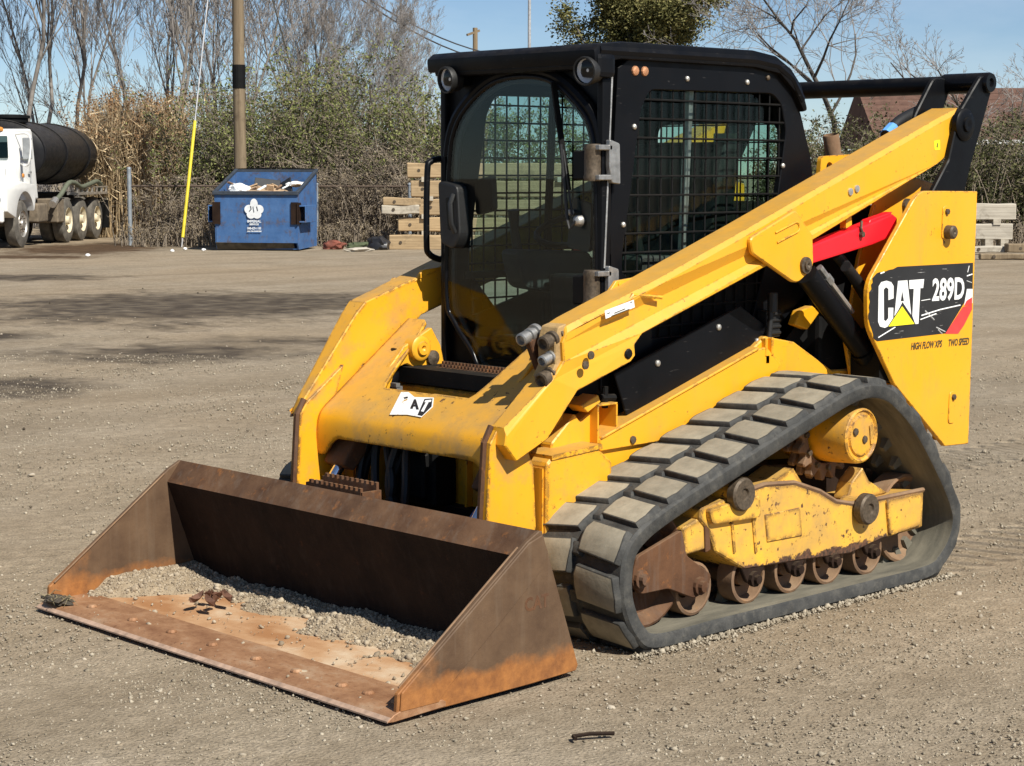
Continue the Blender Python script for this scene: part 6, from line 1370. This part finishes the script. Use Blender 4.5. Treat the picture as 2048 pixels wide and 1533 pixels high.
sp = [(px+R.uniform(-12, 12), 45.5+R.uniform(-1.2, 2.5), h, 1.0) for px, h in ((500, 3.2), (525, 3.0), (548, 3.8), (570, 4.3), (592, 3.9), (615, 4.6), (640, 4.4), (655, 4.9), (682, 4.5), (705, 3.9), (728, 3.4), (752, 3.2), (778, 3.7), (802, 3.3), (825, 3.9), (850, 3.6), (875, 3.9), (905, 3.4), (940, 3.3), (980, 3.4), (1020, 3.3), (1060, 3.3), (1100, 3.4), (1140, 3.2))]
thicket('green_thicket', 'tall olive green leafy brush between the utility pole and the cab', sp, 51, 25, 12.0, .036, 'leaf_green', 'twig_brown')
sp = [(px+R.uniform(-12, 12), 43.6+R.uniform(-.8, 1.2), h*R.uniform(.85, 1.1), .9) for px in range(640, 900, 24) for h in (2.4, 1.7)]+[(px, 43.2, 1.5, .7) for px in range(300, 440, 40)]
thicket('brown_thicket', 'tangled brown leafless brush beside the dumpster and under the green brush', sp, 52, 26, 3.0, .026, 'leaf_brown', 'twig_brown', .9)
sp = [(px+R.uniform(-15, 15), 47+R.uniform(-1, 3), h*R.uniform(.85, 1.15), 1.1) for px in range(360, 540, 22) for h in (3.6, 2.8)]
thicket('scrub_thicket', 'mixed brown and green scrub behind the yellow guy wire', sp, 53, 22, 8, .034, 'leaf_green', 'twig_brown', .6)
sp = [(px+R.uniform(-15, 15), 56+R.uniform(-2, 4), 3.3*R.uniform(.7, 1.2), 1.5) for px in list(range(-640, -60, 50))+list(range(-60, 640, 34))]
thicket('far_scrub', 'grey scrub under the bare trees behind the truck', sp, 54, 24, 1.5, .04, 'leaf_brown', 'twig_grey', .5)
sp = [(px+R.uniform(-12, 12), 44.5+R.uniform(-1, 2.5), h*R.uniform(.8, 1.1), 1.0) for px in list(range(1560, 2120, 26))+list(range(2130, 2560, 48)) for h in ((2.9, 2.1) if px < 1760 else (3.1, 2.2))]
thicket('vine_thicket', 'dark green vine covered brush behind the loader at right', sp, 55, 22, 12.0, .034, 'leaf_vine', 'twig_brown', .7)
sp = [(px+R.uniform(-15, 15), 60+R.uniform(-2, 6), 4.2*R.uniform(.7, 1.2), 1.5) for px in range(600, 920, 28)]
thicket('far_twigs', 'hazy brown twigs on the skyline left of the cab', sp, 56, 22, 1.5, .05, 'leaf_brown', 'twig_grey', .6)
sp = [(px+R.uniform(-10, 10), 41.8+R.uniform(-.3, .8), .55*R.uniform(.6, 1.3), .6) for px in list(range(275, 440, 18))+list(range(650, 800, 20))+list(range(1900, 2100, 22))]
thicket('weeds', 'low dry weeds along the back edge of the yard', sp, 57, 14, 2.0, .02, 'leaf_brown', 'twig_brown', .9)
# reeds
def reeds():
    R = np.random.default_rng(61); n = 2600; px = R.uniform(175, 385, n); d = R.uniform(47.2, 51.5, n); px = np.where(px > 350, R.uniform(175, 350, n), px); V = []; F = []; PV = []
    segs = []; LV = []
    for a, b in zip(px, d):
        p = np.array(BG(a, b)); h = (3.0+.4*math.sin(a*.06))*R.uniform(.72, 1.12); ln = R.normal(0, .12, 3); ln[2] = 0; m = p+np.array([0, 0, h*.55])+ln*h*.3; t = p+np.array([0, 0, h])+ln*h
        segs.append((*p, *m, .010, .008)); segs.append((*m, *t, .008, .004))
        for k in range(5):
            q = p+(t-p)*R.uniform(.25, .95); v = R.normal(0, 1, 3); v[2] = abs(v[2])*.8+.2; v /= np.linalg.norm(v); LV.append((q, q+v*R.uniform(.25, .5)))
        if R.uniform() < .5: PV.append(t)
    o = npobj('reeds', *tubes_np(segs, 3), 'reed_tan'); tag(o, 'tall dry tan reeds with brown plumes right of the tank truck', 'reeds', kind='stuff')
    A = np.array([x[0] for x in LV]); B = np.array([x[1] for x in LV]); s = np.cross(B-A, R.normal(0, 1, A.shape)); s /= np.linalg.norm(s, axis=1)[:, None]
    V = np.stack([A-s*.014, A+s*.014, B], 1); npobj('reed_blades', V.reshape(-1, 3), np.arange(len(V)*3).reshape(-1, 3), 'reed_tan', o)['kind'] = 'stuff'
    PV = np.array(PV); P = (PV[:, None]+R.normal(0, 1, (len(PV), 14, 3))*np.array([.045, .045, .13])-np.array([0, 0, .1])).reshape(-1, 3); npobj('reed_plumes', *leaves_np(P, .030, R), 'reed_plume', o)['kind'] = 'stuff'
reeds()

# ================================================================== BUILDINGS AT RIGHT
def shingle_mat():
    n = NT('shingles', .9, 0, .15); c = n.ramp(n.noise(2.5, 6, .7), (.3, (.085, .048, .036)), (.7, (.165, .095, .070))); n.col(c); n.bump(n.noise(12, 4), .5, .03); M['shingles'] = n.m
shingle_mat(); simple('siding_white', (.62, .62, .60), .7, 0, .12, 1.5)
bc = BG(1742, 60); BD = thing('brown_roof_building', 'low white building with a wide brown shingle roof at the right edge', 'building', (bc.x, bc.y, 0), math.atan2(RH.y, RH.x))
rl = 14.; zt, ze = ZP(178, 63), ZP(285, 60)
bm = new(); box(bm, (rl/2, 3.2, 1.2), (rl-.3, 6, 2.4)); obj('wall', bm, 'siding_white', BD)
rows = 9; sl_ = math.hypot(3.4, zt-ze)
RFB = obj('roof', (lambda b: (prism(b, [(-.3, ze), (3.3, zt), (6.9, ze), (6.9, ze-.12), (-.3, ze-.12)], 0, rl, axis='x'), b)[1])(new()), 'shingles', BD)
me_s = None
for r_i in range(rows):
    t = (r_i+.5)/rows; y = -.3+3.6*t; z = ze+(zt-ze)*t+.02; 
    if me_s is None:
        bm = new(); box(bm, (0, 0, 0), (rl, sl_/rows*1.06, .022)); bevel(bm, .004); o = obj('shingle_course', bm, 'shingles', RFB); me_s = o.data
    else:
        o = bpy.data.objects.new('shingle_course', me_s); COL.objects.link(o); o.parent = RFB
    o.location = (rl/2, y, z); o.rotation_euler = (math.atan2(zt-ze, 3.6)-.03, 0, 0)
# white rail fence swallowed by the brush
WF = thing('white_rail_fence', 'white rail fence overgrown by dark brush at the right edge', 'fence', tuple(BG(1930, 46.5)), math.atan2(RH.y, RH.x))
for z in (ZP(284, 46.5), ZP(355, 46.5)):
    bm = new(); box(bm, (2.0, 0, z), (4.4, .05, .12)); bevel(bm, .006); obj('rail', bm, 'siding_white', WF)
for x in (0, 1.4, 2.8, 4.2):
    bm = new(); box(bm, (x, .08, 1.25), (.12, .12, 2.6)); bevel(bm, .008); obj('post', bm, 'siding_white', WF)
